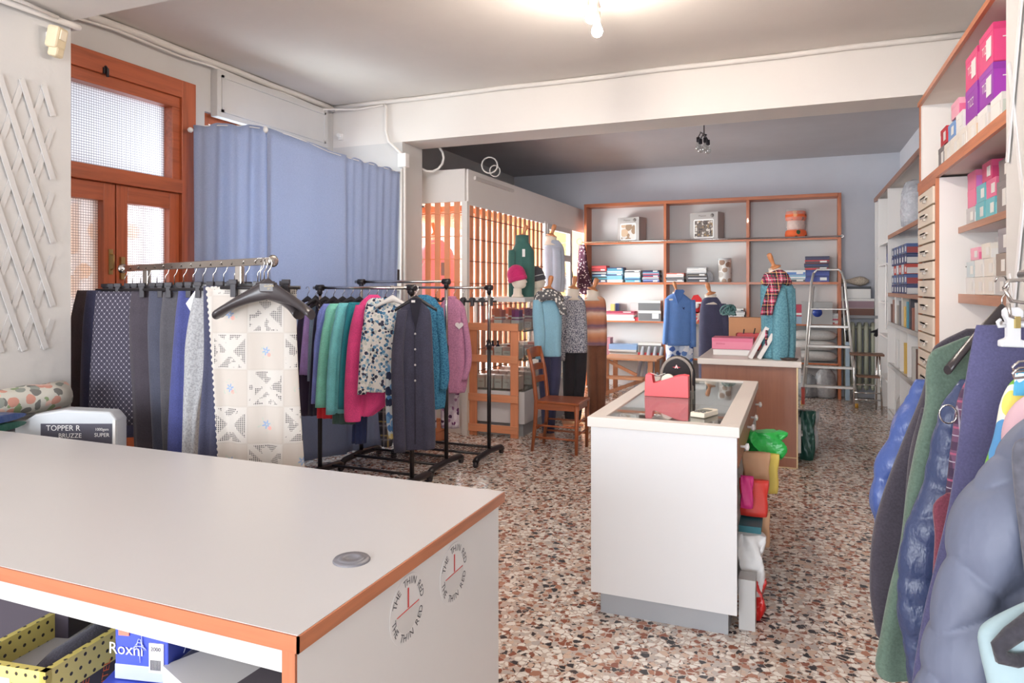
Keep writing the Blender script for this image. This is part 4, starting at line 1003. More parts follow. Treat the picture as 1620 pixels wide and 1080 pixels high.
# ---------------------------------------------------------------- blue curtain
cl, crr = Vector((-4.15, 3.90, 0)), Vector((-3.42, 5.62, 0))
def curt(u0, u1, nf, amp, zb, label, ph=0, sag=0):
    d = (crr-cl); L = d.length; d.normalize(); nn = Vector((d.y, -d.x, 0))
    def fn(u, v):
        k = u0+(u1-u0)*u; q = cl+(crr-cl)*k
        zt = 2.70+.09*math.sin(min(1, k*1.6)*PI)*.9-.13*k*k
        w = amp*math.sin(u*nf*2*PI+ph+.5*math.sin(v*3))*(.35+.65*v)+amp*.4*math.sin(u*nf*4.3*PI+ph+1.3*v)
        q = q+nn*w
        z = zt+(zb-zt)*v-.012*math.sin(u*PI*nf*2)*(1-v)
        if u1 == 1: q = q-d*(.07*v*u)
        return (q.x, q.y, z)
    n = NT('blue_curtain'); co = n.co(); nz = n.noise(co, 150, 2)
    c = n.ramp(nz, [(.3, sr(150, 160, 188)), (.7, sr(170, 179, 204))])
    n.fin(c, .9); tl = n.node('ShaderNodeBsdfTranslucent'); n.put(tl.inputs[0], sr(196, 206, 228)); mx = n.node('ShaderNodeMixShader'); mx.inputs[0].default_value = .3
    n.t.links.new(n.b.outputs[0], mx.inputs[1]); n.t.links.new(tl.outputs[0], mx.inputs[2]); n.t.links.new(mx.outputs[0], n.out.inputs[0])
    tag(MB().grid(fn, 110, 30).build('blue_curtain', n.m, solid=.003), label, 'curtain')
curt(0, .315, 2.2, .036, .05, 'blue curtain panel beside the wooden door with daylight behind it')
curt(.3, .69, .9, .022, .04, 'wide flat blue curtain panel in the middle of the curtain wire', 1.2)
curt(.68, 1.0, 3.6, .012, .05, 'pleated blue curtain panel against the far pilaster', .5)
wire = MB().tube([tuple(cl+(crr-cl)*k/10+Vector((0, 0, 2.70+.09*math.sin(min(1, k*.16)*PI)*.9-.13*(k/10)**2-.01))) for k in range(11)], .004, 6)
wire.ball((cl.x-.01, cl.y-.02, 2.66), .02).ball((cl.x+(crr.x-cl.x)*.31-.0, cl.y+(crr.y-cl.y)*.31-.03, 2.75), .022, .022, .028)
tag(wire.build('curtain_wire', WHT), 'thin white wire with plastic ends from which the blue curtains hang', 'curtain wire')
# ---------------------------------------------------------------- mannequins
CREAM = plain(234, 222, 206, .6); CAPW = wood(206, 138, 92, 'z', .45, .7)
def mannequin(label, f, neck, body, m, sleeves=(), legs=(), legm=None, th=.095, cap_tilt=.25, capdir=1, base=None, collar=None, zbase=None, extra=(), group=None, folds=1.5, amp=.006):
    """neck=(px, y bottom, y top, half width px)"""
    px0 = neck[0]; loc = wp(px0, f, z=(zbase or 0))
    t = thing('mannequin', label, 'mannequin', loc, TH, group)
    k = f/1102; Z = lambda y: 1.5-(y-453)*k-loc.z
    zb, zt, r = Z(neck[1]), Z(neck[2]), neck[3]*k
    off = (body[1][1]+body[1][2])/2; nx = 0
    MB().lathe([(r*1.5, zb-.03), (r*1.15, zb), (r*.95, (zb+zt)/2), (r, zt), (r*.9, zt+.004)], (nx, 0, 0), 18, 1, .9).build('neck', CREAM, t)
    M = Matrix.Rotation(cap_tilt*capdir, 3, 'Y')
    MB().lathe([(r*.95, 0), (r*.98, .012), (r*.6, .022), (r*.32, .032), (r*.26, .045), (r*.34, .07), (r*.42, .105), (r*.36, .135), (r*.1, .142)], (nx, 0, zt+.002), 14, M=M).build('wooden_cap', CAPW, t)
    drape(conv(body, f, px0, loc.z), th, folds=folds, amp=amp, sub=5, sq=.9, top=.6, flare=.95).build('sweater', m, t)
    for s in sleeves:
        lv, yo = s[0], s[1]
        drape(conv(lv, f, px0, loc.z), .045, folds=1, amp=.004, n=20, sq=1, yoff=yo, top=.8).build('sleeve', m, t)
    for l in legs:
        drape(conv(l, f, px0, loc.z), .075, folds=.8, amp=.006, n=24, sq=1, yoff=.0, top=.9, flare=.75).build('trouser_leg', legm, t)
    if collar:
        MB().lathe([(r*1.35, Z(collar[0])), (r*1.3, Z(collar[1])), (r*1.15, Z(collar[1])-.004), (r*1.1, Z(collar[0]))], (0, 0, 0), 18, 1, .9).build('collar', m, t)
    return t, loc, k
t, l, k = mannequin('mannequin in a light blue sweater and navy trousers beside the glass cabinet', 6.93, (868, 470, 458, 10),
    [(466, 858, 878), (472, 850, 884), (480, 844, 888), (510, 846, 889), (540, 852, 888), (563, 856, 888)], fabric(140, 186, 206, 140, .12),
    [([(474, 843, 856), (500, 842, 860), (530, 844, 862), (558, 846, 860), (566, 847, 858)], -.09)],
    [[(558, 852, 872), (600, 852, 872), (650, 856, 870), (684, 858, 869)], [(558, 868, 888), (600, 869, 887), (650, 866, 880), (684, 866, 877)]], fabric(54, 54, 84), cap_tilt=.2)
MB().box(-.1, .06, -.1, .1, 0, .02).build('wooden_base', wood(222, 146, 104, 'x'), t)
t, l, k = mannequin('mannequin in a grey speckled knit and black trousers between the blue and striped ones', 7.61, (907, 470, 457, 10),
    [(466, 899, 916), (472, 891, 922), (482, 888, 926), (520, 889, 929), (557, 890, 929)], pat_speckle((66, 70, 96), (206, 206, 212), 95),
    [([(474, 886, 897), (520, 884, 896), (570, 886, 894)], -.03)],
    [[(552, 890, 912), (600, 890, 910), (655, 893, 908), (664, 894, 906)], [(552, 906, 929), (600, 908, 927), (655, 906, 920), (664, 907, 918)]], fabric(36, 32, 38), cap_tilt=.15)
MB().box(-.12, .1, -.12, .12, 0, .02).build('wooden_base', wood(222, 146, 104, 'x'), t)
t, l, k = mannequin('mannequin in an orange and violet striped knit with brown trousers', 7.83, (938, 471, 459, 10),
    [(468, 930, 950), (474, 924, 957), (490, 924, 959), (520, 926, 960), (546, 928, 960)], pat_stripes(), [],
    [[(542, 928, 946), (600, 929, 945), (650, 932, 945), (672, 933, 944)], [(542, 940, 960), (600, 942, 959), (650, 943, 957), (672, 944, 955)]], fabric(122, 76, 54), cap_tilt=.35)
MB().box(-.1, .12, -.12, .12, 0, .02).build('wooden_base', wood(222, 146, 104, 'x'), t)
t, l, k = mannequin('mannequin in a blue half zip fleece and paisley trousers before the back shelving', 9.06, (1071, 472, 462, 7),
    [(464, 1064, 1080), (470, 1055, 1088), (480, 1053, 1096), (510, 1053, 1094), (546, 1053, 1093)], fabric(98, 138, 200, 160, .15),
    [([(472, 1051, 1060), (510, 1049, 1058), (544, 1047, 1054)], -.03), ([(474, 1089, 1099), (510, 1090, 1100), (548, 1091, 1100)], -.03)],
    [[(540, 1053, 1075), (600, 1055, 1073), (640, 1058, 1072), (662, 1059, 1070)], [(540, 1072, 1097), (600, 1074, 1095), (640, 1074, 1090), (662, 1076, 1088)]], pat_blobs((206, 216, 232), [(70, 100, 166), (96, 132, 190), (236, 238, 244)], 15, .9, cut=.55), cap_tilt=.3, capdir=-1)
MB().prism([(-.06, .0), (-.015, -.14), (.075, .03), (.055, .05), (-.04, .05)], (1, 0, 0), (0, 0, 1), (0, 1, 0), (0, -.105, 1.41), .02).build('collar', fabric(84, 122, 184), t)
MB().prism([(-.028, 0), (-.018, .012), (.018, .014), (.028, 0), (.014, -.01), (-.016, -.01)], (1, 0, 0), (0, 0, 1), (0, 1, 0), (-.1, -.098, 1.33), .008).build('white_logo', WHT, t)
MB().prism([(-.02, .02), (-.006, .004), (.018, .014), (.008, -.006), (.014, -.02), (-.002, -.01)], (1, 0, 0), (0, 0, 1), (0, 1, 0), (.06, -.100, 1.22), .008).build('dark_logo', plain(40, 50, 96, .6), t)
t, l, k = mannequin('mannequin torso in a dark navy polo behind the brown counter', 7.93, (1124, 477, 466, 9),
    [(470, 1116, 1134), (478, 1110, 1140), (500, 1107, 1150), (540, 1106, 1153), (580, 1106, 1152), (612, 1107, 1150)], fabric(66, 66, 92),
    [([(480, 1134, 1146), (520, 1140, 1152), (560, 1142, 1153)], -.06)], [[(606, 1108, 1128), (666, 1110, 1126)], [(606, 1128, 1150), (666, 1130, 1146)]], fabric(50, 50, 62), cap_tilt=.3, capdir=-1)
t, l, k = mannequin('teal fleece mannequin torso standing on the brown counter under the tartan scarf', 5.98, (1226, 440, 425, 10),
    [(436, 1218, 1238), (446, 1208, 1248), (458, 1204, 1255), (500, 1205, 1256), (540, 1206, 1257), (566, 1207, 1256)], pat_speckle((92, 144, 160), (112, 166, 180), 70),
    [([(456, 1214, 1236), (500, 1216, 1240), (550, 1214, 1240), (569, 1215, 1236)], -.10), ([(456, 1244, 1256), (500, 1246, 1257), (556, 1246, 1256)], -.02)], zbase=.887, cap_tilt=.4, capdir=-1)
t, l, k = mannequin('mannequin torso in a dark green turtleneck standing on the glass cabinet', 7.41, (826, 388, 376, 8),
    [(382, 817, 835), (392, 812, 842), (402, 809, 845), (440, 808, 846), (474, 808, 845)], fabric(60, 104, 96, 160, .15),
    [([(396, 804, 816), (430, 804, 815), (470, 805, 815)], -.07)], zbase=1.392, cap_tilt=.35, collar=(390, 372))
MB().box(-.0, .03, -.105, -.09, .42, .5).build('white_tag', WHT, t)
t, l, k = mannequin('mannequin torso in a pale grey sweater standing behind the heads on the glass cabinet', 7.95, (872, 384, 374, 9),
    [(380, 866, 884), (388, 862, 890), (400, 861, 893), (440, 862, 894), (462, 862, 893)], fabric(178, 184, 198, 150, .1),
    [([(392, 873, 886), (430, 874, 888), (460, 874, 886)], -.09)], zbase=1.392, cap_tilt=.3)
t, l, k = mannequin('mannequin torso in a pink fleece inside the display window behind the lattice', 7.69, (688, 382, 372, 8),
    [(380, 680, 700), (390, 670, 710), (402, 664, 718), (440, 661, 722), (500, 662, 722)], fabric(224, 150, 164, 130, .12), [], zbase=1.1, cap_tilt=.2, capdir=-1)
MB().box(-.25, .28, -.2, .2, -.6, 0).build('pedestal', WHT, t)
MB().box(.08, .14, -.11, -.1, .52, .66).build('price_tag', plain(120, 116, 120, .6), t)

def head(label, loc, hat, rz=0, stripe=None, tilt=0):
    t = thing('display_bust', label, 'display head', loc, rz)
    # face looks to +x
    prof = [(.06, 0), (.062, .01), (.045, .03), (.042, .09)]
    MB().lathe(prof, (-.01, 0, 0), 18).build('neck', CREAM, t)
    R = []
    for z, xf, xb, w in ((.08, .02, -.03, .03), (.095, .062, -.045, .045), (.115, .078, -.058, .055), (.13, .080, -.066, .06), (.14, .078, -.07, .063), (.152, .092, -.074, .066), (.165, .086, -.08, .069), (.18, .074, -.086, .072), (.20, .078, -.09, .074), (.225, .074, -.09, .073), (.25, .05, -.075, .06), (.268, .01, -.04, .03)):
        R.append([((xf+xb)/2+(xf-xb)/2*math.cos(a), w*math.sin(a)*(1-.25*max(0, math.cos(a))**4), z) for a in [2*PI*k/20 for k in range(20)]])
    MB().rings(R).build('face', CREAM, t)
    for s in (-1, 1):
        MB().ball((.066, s*.028, .186), .008, .012, .006, 8, 5).build('eye', plain(120, 96, 80, .4), t)
        MB().ball((-.008, s*.072, .165), .012, .008, .022, 8, 5).build('ear', CREAM, t)
    M = Matrix.Rotation(-.25+tilt, 3, 'Y')
    MB().lathe([(.080, -.05), (.088, -.03), (.092, 0), (.088, .04), (.074, .075), (.05, .10), (.02, .115), (.001, .118)], (-.018, 0, .215), 22, 1.06, .96, M=M).lathe([(.084, -.055), (.094, -.05), (.096, -.015), (.09, -.01)], (-.018, 0, .215), 22, 1.06, .96, M=M).build('beanie', hat, t)
    if stripe: MB().lathe([(.0925, .0), (.095, .004), (.0925, .008)], (-.018, 0, .215), 22, 1.06, .96, M=M).build('stripe', stripe, t)
head('white display head in a magenta beanie on the glass cabinet', (-2.615, 6.58, 1.392), fabric(196, 40, 104, 130, .2), .15)
head('display head in a dark grey striped beanie with a green crown on the glass cabinet', (-2.6, 7.1, 1.392), fabric(74, 72, 78), .2, plain(200, 200, 200, .8))

# scarves
def scarf_ring(label, c, rx, ry, m, tails=(), r=.03, rz=TH, tilt=.3, name='scarf'):
    t = thing(name, label, 'scarf', c, rz); pts = []
    for i in range(25):
        a = 2*PI*i/24; pts.append((rx*math.cos(a), ry*math.sin(a), tilt*rx*math.sin(a)*-.6+.01*math.sin(3*a)))
    mb = MB(); 
    for q, o in ((1, 0), (.86, .025), (1.1, -.022)):
        mb.tube([(x*q, y*q, z+o) for x, y, z in pts], r, 10, False)
    mb.build('wrap', m, t)
    for (pl, w) in tails:
        R = []
        for i, (x, y, z) in enumerate(pl):
            R.append([(x-w/2+w*j/6, y+.008*math.sin(j*1.7+i), z) for j in range(7)]+[(x+w/2-w*j/6, y-.018+.008*math.sin((6-j)*1.7+i), z) for j in range(7)])
        MB().rings(R).build('scarf_tail', m, t)
TART = pat_tartan((206, 70, 110), [((36, 40, 52), 0, .10, .85), ((36, 84, 70), .24, .05, .8), ((236, 226, 226), .5, .022, .9), ((30, 34, 46), .72, .05, .8), ((236, 210, 120), .86, .02, .8)], 11)
w = wp(1228, 5.96, 442)
scarf_ring('pink tartan scarf wrapped round the neck of the teal mannequin', w, .085, .075, TART, [([(-.03, -.09, .02), (-.06, -.12, -.05), (-.09, -.125, -.13), (-.115, -.12, -.22), (-.13, -.115, -.30)], .10)], .034)
DOT = pat_blobs((96, 94, 96), [(226, 222, 214), (214, 208, 200)], 34, .8, cut=.42)
w = wp(868, 6.9, 470)
scarf_ring('grey scarf with pale spots wrapped round the light blue mannequin', w, .11, .09, DOT, [([(.06, -.09, .02), (.1, -.10, -.06), (.13, -.105, -.12), (.14, -.1, -.17)], .07)], .034)
t = thing('hanging_scarf', 'dark red scarf with white dots hanging from the wooden ring at the shelving rail', 'scarf', (-3.0, 10.12, 2.13), 0)
drape([(0, -.04, .05), (-.1, -.05, .07), (-.4, -.07, .11), (-.62, -.08, .16), (-.75, -.07, .10)], .035, folds=2, amp=.012).build('cloth', pat_blobs((72, 34, 52), [(230, 214, 214), (216, 190, 190)], 30, .95, cut=.3), t)
MB().tube([(-.03+.045*math.cos(a), 0, .045+.045*math.sin(a)) for a in [2*PI*i/16 for i in range(17)]], .006, 6).build('ring', wood(190, 130, 80, 'x'), t)

# ---------------------------------------------------------------- cartons
def carton(label, loc, size, body, front=None, rz=0, cat='box', group=None, name='box', lid=None, stripe=None, tagc=None, txt=None, face='y', parent=None, end=None):
    """loc = bottom centre. one mesh: body, lid, printed patches."""
    w, d, h = size; mb = MB(); mats = [body]
    def mi(m): 
        if m not in mats: mats.append(m)
        return mats.index(m)
    lh = min(h*.35, .03)
    mb.mat(0).box(-w/2+.001, w/2-.001, -d/2+.001, d/2-.001, 0, h-.001)
    mb.mat(mi(lid or body)).box(-w/2, w/2, -d/2, d/2, h-lh, h)
    if front: mb.mat(mi(front)).box(-w/2+.004, w/2-.004, -d/2-.0012, -d/2+.001, .004, h-lh-.003)
    if end: mb.mat(mi(end)).box(-w/2-.0012, -w/2+.001, -d/2+.004, d/2-.004, .004, h-.004)
    if stripe: mb.mat(mi(stripe)).box(-w/2-.001, w/2+.001, -d/2-.0015, d/2+.001, h*.12, h*.3)
    if tagc:
        mb.mat(mi(tagc)).box(w*.12, w*.40, -d/2-.002, -d/2, h*.25, h*.75)
        mb.box(-w/2-.002, -w/2, -d*.38, -d*.05, h*.2, h*.72)
    if txt:
        mb.mat(mi(txt[1])).text(txt[0], txt[2], (txt[3] if len(txt) > 3 else 0, -d/2-.0025, h*.5), (1, 0, 0), (0, 0, 1))
        if len(txt) > 4: mb.text(txt[0], txt[2], (-w/2-.0025, 0, h*.5), (0, -1, 0), (0, 0, 1))
    o = mb.build(name, mats); o.location = loc; o.rotation_euler = (0, 0, rz)
    return tag(o, label, cat, group)
def C(*a): return plain(a[0], a[1], a[2], .45)
RED, NAVYB, SKYB, TEALB, LGREY, WB2, BLKB = C(196, 50, 58), C(44, 56, 104), C(120, 176, 206), C(70, 150, 170), C(196, 194, 194), C(232, 230, 226), C(60, 58, 66)
ORD = ['lowest', 'second from below', 'third from below', 'fourth from below', 'fifth from below', 'sixth from below', 'topmost']
def stack(where, x, y, z, items, w, d, h, cat='box', group=None, name='shirt_box', jit=.008, rz=0):
    n = len(items)
    for i, it in enumerate(items):
        nm, m, fr = it[:3]; hh = it[3] if len(it) > 3 else h
        pos = 'topmost' if i == n-1 else ORD[i]
        carton('%s %s in %s' % (nm, pos, where.replace('the ', '', 1) if 0 else where), (x+random.uniform(-jit, jit), y+random.uniform(-jit, jit), z), (w, d, hh-.002), m, fr, rz, cat, group, name, tagc=WB2 if i % 2 == 0 else None)
        z += hh
Z2 = 1.562
def sx(px, Y=10.3):
    a = (px-810)/1102; return Y*(a*CS-SN)/(a*SN+CS)
g1 = 'flat shirt boxes on the middle shelf of the back wall'
stack('stack beside the dotted scarf', sx(951), 10.3, Z2, [('thin dark box', BLKB, NAVYB), ('dark green thin box', C(50, 80, 78), TEALB), ('navy thin box', NAVYB, SKYB), ('dark thin box', BLKB, LGREY), ('red thin box', RED, RED), ('red thin box', RED, C(220, 80, 80))], .23, .2, .042, group=g1)
stack('blue stack in the left bay', sx(975), 10.3, Z2, [('white thin box', WB2, LGREY), ('light blue box', SKYB, SKYB, .055), ('pale blue thin box', C(160, 200, 220), NAVYB), ('sky blue thin box', SKYB, LGREY), ('navy thin box', NAVYB, TEALB)], .24, .2, .042, group=g1)
stack('pale stack in the left bay', sx(1003), 10.3, Z2, [('teal blue thin box', TEALB, SKYB), ('light blue thin box', SKYB, NAVYB), ('white thin box', WB2, LGREY), ('cream thin box', C(226, 220, 210), WB2), ('pale grey thin box', LGREY, BLKB)], .23, .2, .036, group=g1)
stack('stack left of the first divider', sx(1032), 10.3, Z2, [('blue thin box', C(120, 140, 200), NAVYB), ('white and navy thin box', WB2, NAVYB), ('navy thin box', NAVYB, C(170, 60, 80)), ('light blue thin box', SKYB, RED), ('dark thin box', BLKB, NAVYB)], .24, .2, .036, group=g1)
stack('short stack right of the first divider', sx(1069), 10.3, Z2, [('dark thin box', BLKB, LGREY), ('white thin box', WB2, BLKB), ('orange red thin box', C(206, 110, 92), WB2)], .26, .2, .045, group=g1)
stack('black stack in the middle bay', sx(1104), 10.3, Z2, [('black thin box', BLKB, C(90, 90, 96)), ('charcoal thin box', BLKB, LGREY), ('black and gold thin box', BLKB, C(120, 110, 96)), ('white thin box', WB2, LGREY), ('pale grey thin box', LGREY, WB2)], .27, .2, .042, group=g1)
stack('low stack left of the ladder', sx(1255), 10.3, Z2, [('grey green thin box', C(170, 176, 170), BLKB), ('light blue thin box', SKYB, WB2), ('white and blue box', WB2, C(90, 130, 190), .07)], .3, .2, .045, group=g1)
stack('navy stack behind the ladder top', sx(1292), 10.3, Z2, [('deep blue box', C(46, 58, 130), C(60, 74, 150), .08), ('deep blue box', C(46, 58, 130), C(60, 74, 150), .08), ('red edged black box', BLKB, RED), ('navy thin box', C(36, 34, 60), NAVYB), ('red edged thin box', RED, BLKB), ('navy lidded box', C(36, 34, 66), C(50, 50, 90), .05)], .3, .2, .045, group=g1)
t = thing('gift_tin', 'tall cylindrical gift tin with a printed landscape on the middle back shelf', 'tin', (sx(1146), 10.33, Z2))
MB().lathe([(.085, 0), (.088, .006), (.088, .30), (.09, .303), (.09, .325), (.0, .33)], (0, 0, 0), 24).build('body', pat_blobs((222, 218, 214), [(176, 150, 132), (198, 188, 180), (150, 120, 104)], 12, .8, cut=.5), t)
MB().lathe([(.091, 0), (.092, .03), (.0, .034)], (0, 0, .31), 24).build('lid', LGREY, t)
t = thing('plastic_bag', 'small clear plastic bag beside the black boxes on the middle back shelf', 'bag', (sx(1122), 10.3, Z2))
MB().lathe([(.03, 0), (.06, .01), (.065, .06), (.05, .12), (.02, .16), (.01, .165)], (0, 0, 0), 14, 1, .6).build('film', plasticfilm(), t)
# grey gift boxes with windows, top shelf
GB = plain(168, 160, 156, .6)
def gift(label, px, w, h, inner):
    t = thing('gift_box', label, 'gift box', (sx(px), 10.33, 2.155), -.30)
    MB().box(-w/2, w/2, -.11, .1, 0, h).build('carton', GB, t, .002)
    MB().prism([(x*w*.36, h*.42+z*h*.34) for x, z in ((-1, -.9), (-.9, -1), (.9, -1), (1, -.9), (1, .9), (.9, 1), (-.9, 1), (-1, .9))], (1, 0, 0), (0, 0, 1), (0, -1, 0), (0, -.11, 0), .003).build('window_border', WHT, t)
    MB().box(-w*.32, w*.32, -.116, -.1125, h*.42-h*.29, h*.42+h*.29).build('window_print', inner, t)
    MB().lathe([(.001, 0), (.025, 0), (.025, .003), (.001, .004)], (w*.3, -.11, h*.88), 16, M=Matrix.Rotation(PI/2, 3, 'X')).build('round_seal', plain(120, 112, 108, .5), t)
    MB().text('Maison', .04, (-.02, -.1115, h*.88), (1, 0, 0), (0, 0, 1)).build('script', plain(110, 102, 98, .5), t)
gift('grey gift box with a photo of folded towels, left bay top shelf', 999, .36, .37, pat_blobs((196, 190, 186), [(146, 120, 98), (188, 160, 134), (110, 98, 92)], 9, .9, cut=.6))
gift('grey gift box with a dark glittering picture, middle bay top shelf', 1118, .42, .40, pat_blobs((110, 98, 92), [(150, 124, 90), (80, 74, 72), (200, 190, 180)], 30, .9, cut=.5))
t = thing('blanket_roll', 'orange fleece blanket rolled and belted with a clear label, right bay top shelf', 'blanket', (sx(1259), 10.335, 2.155)); t.scale = (.88, .88, .96)
OB = pat_blobs((232, 104, 56), [(240, 170, 120), (90, 60, 40), (60, 90, 60), (250, 200, 170)], 13, .5, cut=.42)
MB().lathe([(.10, 0), (.155, .01), (.16, .06), (.15, .11), (.12, .13), (.12, .25), (.15, .27), (.155, .33), (.14, .39), (.05, .40)], (0, 0, 0), 26).build('blanket', OB, t)
MB().lathe([(.122, .13), (.128, .135), (.128, .25), (.122, .255)], (0, 0, 0), 26).build('paper_band', plain(224, 190, 176, .4), t)
MB().lathe([(.13, .02), (.156, .2), (.15, .41), (.145, .42)], (0, 0, 0), 26).build('plastic_wrap', plasticfilm(235, 225, 220, .25), t)

# lower back shelves
z3, z4 = .994, .474
stack('left pile, third back shelf', sx(985), 10.3, z3, [('white folded pack', WB2, WB2, .03), ('grey white folded pack', LGREY, WB2, .03), ('cream folded pack', WB2, LGREY, .025), ('pink red folded pack', C(190, 90, 110), C(206, 130, 140), .03), ('crimson flat pack', C(168, 50, 80), C(168, 50, 80), .025)], .42, .22, .03, 'folded linen', 'folded linen packs on the third back shelf', 'linen_pack', .02)
carton('yellow narrow pack leaning left on the third back shelf', (sx(968), 10.36, z3), (.06, .16, .24), C(222, 196, 120), rz=.2, cat='pack', name='linen_pack')
carton('blue narrow pack leaning left on the third back shelf', (sx(974), 10.40, z3), (.05, .12, .25), C(80, 100, 160), rz=.2, cat='pack', name='linen_pack')
carton('bright red small pack lying at the front of the third back shelf', (sx(1008), 10.24, z3), (.15, .06, .05), C(206, 50, 66), cat='pack', name='linen_pack')
carton('pale pink upright box behind the linen piles on the third back shelf', (sx(1004), 10.42, z3), (.16, .06, .26), C(216, 182, 182), cat='box', name='linen_box')
stack('pair of linen boxes', sx(1030), 10.28, z3, [('white lidded box with grey print', WB2, C(110, 110, 112), .15), ('white lidded box with grey print', WB2, C(110, 110, 112), .15)], .33, .2, .15, group='lidded linen boxes left of the first divider', name='linen_box')
stack('lowest left shelf pile', sx(988), 10.3, z4, [('white folded linen', WB2, LGREY, .03), ('patterned folded linen', C(206, 200, 196), C(170, 160, 150), .03), ('white folded linen', WB2, WB2, .03), ('pale blue flat pack', C(150, 180, 220), C(150, 180, 220), .08)], .42, .22, .03, 'folded linen', 'folded linen on the lowest visible back shelf', 'linen_pack', .02)
carton('white and grey box with a red mark on the lowest back shelf', (sx(1030), 10.28, z4), (.34, .2, .2), WB2, C(120, 118, 118), cat='box', name='linen_box', stripe=C(190, 60, 60))
carton('pink upright pack at the left of the lowest back shelf', (sx(964), 10.3, z4), (.07, .18, .26), C(196, 140, 150), cat='pack', name='linen_pack')
stack('pile behind the navy mannequin', sx(1158), 10.3, z3, [('white grey flat pack', WB2, LGREY, .04), ('dark edged flat pack', LGREY, BLKB, .035), ('white flat pack', WB2, LGREY, .04), ('grey flat pack', LGREY, WB2, .04), ('white flat pack', WB2, BLKB, .045)], .36, .22, .04, 'pack', 'flat packs behind the navy mannequin', 'linen_pack', .015)
carton('brown kraft carton behind the red tray on the brown counter', (-.47, 7.45, .887), (.33, .2, .30), plain(206, 150, 108, .7), name='cardboard_box', cat='box')
t = thing('father_christmas_bag', 'bag printed with a plain red capped bearded face on the middle back shelf', 'bag', (sx(1102), 10.25, z3))
MB().box(-.1, .1, -.02, .03, .0, .14).build('base', pat_blobs((190, 160, 150), [(206, 60, 60), (230, 220, 214)], 20, .9), t)
MB().lathe([(.001, 0), (.10, .0), (.10, .02), (.001, .02)], (0, .0, .22), 20, M=Matrix.Rotation(PI/2, 3, 'X')).build('red_cloth', plain(200, 40, 44, .7), t)
MB().prism([(-.09, 0), (.09, 0), (.08, .06), (.03, .12), (-.03, .11)], (1, 0, 0), (0, 0, 1), (0, -1, 0), (0, -.02, .27), .03).build('cap', plain(206, 36, 40, .7), t)
MB().ball((-.005, -.03, .235), .055, .02, .045).box(-.085, .085, -.055, -.03, .262, .285).build('beard', plain(236, 230, 226, .8), t)
t = thing('yarn_ball', 'tangle of teal and grey ribbon above the kraft carton', 'ribbon', (-.66, 7.42, 1.2))
rb = MB()
for i in range(9):
    a = i*.7; rb.tube([(.09*math.cos(a+q*.5)*math.cos(q*.4+i), .05*math.sin(a+q), .0+.06+.05*math.sin(q*.8+i)) for q in range(9)], .009, 6)
rb.build('loops', plain(92, 130, 128, .6), t)
# right bay lower
carton('grey square record sleeve box with a round blue label behind the ladder', (sx(1292), 10.2, z3), (.38, .16, .30), plain(168, 166, 164, .5), name='storage_box', cat='box')
MBd = MB().lathe([(.001, 0), (.06, 0), (.06, .004), (.001, .005)], (0, 0, 0), 24, M=Matrix.Rotation(PI/2, 3, 'X')).build('round_label', plain(44, 66, 150, .4))
MBd.location = (sx(1293, 10.12), 10.119, z3+.16); tag(MBd, 'round blue label on the grey box behind the ladder', 'label')
carton('dark red glossy pack left of the ladder in the right bay', (sx(1262), 10.3, z3+.10), (.18, .2, .16), C(176, 44, 70), name='linen_pack', cat='pack', stripe=WB2)
carton('blue white wrapped pack under the dark red pack', (sx(1262), 10.3, z3), (.2, .22, .1), C(150, 170, 190), name='linen_pack', cat='pack')
stack('small pile right of the ladder', sx(1318), 10.3, z3, [('white flat pack', WB2, RED, .05), ('pink white flat pack', WB2, C(196, 90, 110), .05), ('grey flat pack', LGREY, WB2, .05)], .14, .2, .05, 'pack', 'flat packs right of the ladder', 'linen_pack')
PIL = plasticfilm(214, 212, 210, .85)
PILW = fabric(206, 202, 198, 60, .1)
for i, (z, w) in enumerate(((.49, .25), (.63, .25), (.77, .25))):
    t = thing('pillow', ('lowest', 'middle', 'topmost')[i]+' white pillow in plastic stacked behind the ladder', 'pillow', (sx(1288, 10.3), 10.32, z))
    R = []
    for j in range(13):
        u = -1+j/6; e = (1-abs(u)**3.5)**.5 if abs(u) < 1 else 0
        R.append([(u*w*1.15, .13*(.25+.75*e)*math.cos(a), .07+.068*(.08+.92*e)*math.sin(a)) for a in [2*PI*k/16 for k in range(16)]])
    MB().rings(R).build('cushion', PILW, t)
bgs = [('black wrapped bundle in clear plastic at the foot of the right bay', 1278, (30, 30, 34), .30, .13), ('grey wrapped bundle in clear plastic right of the black bundle', 1306, (150, 144, 140), .40, .12)]
for lab, px, c, h, r in bgs:
    t = thing('wrapped_bundle', lab, 'bundle', (sx(px, 10.25), 10.3, 0)); 
    MB().lathe([(r*.8, 0), (r, .03), (r*1.05, h*.4), (r*.9, h*.75), (r*.4, h*.97), (.01, h)], (0, 0, 0), 16, 1, .8).build('contents', shiny(*c), t)
    MB().lathe([(r*.9, 0.001), (r*1.12, .03), (r*1.18, h*.4), (r, h*.8), (r*.4, h*1.03), (.01, h*1.05)], (0, 0, 0), 16, 1, .82).build('film', plasticfilm(), t)
for i, px in enumerate((1016, 1026, 1036, 1046)):
    t = thing('plastic_roll', ('leftmost', 'second', 'third', 'rightmost')[i]+' grey plastic wrapped roll leaning beside the pine step bench', 'roll', (sx(px, 10.0), 10.05, 0))
    MB().cyl((-.05, -.35, .02), (.0, .05, .62), .028, n=12).build('tube', plain(190, 192, 200, .35), t)

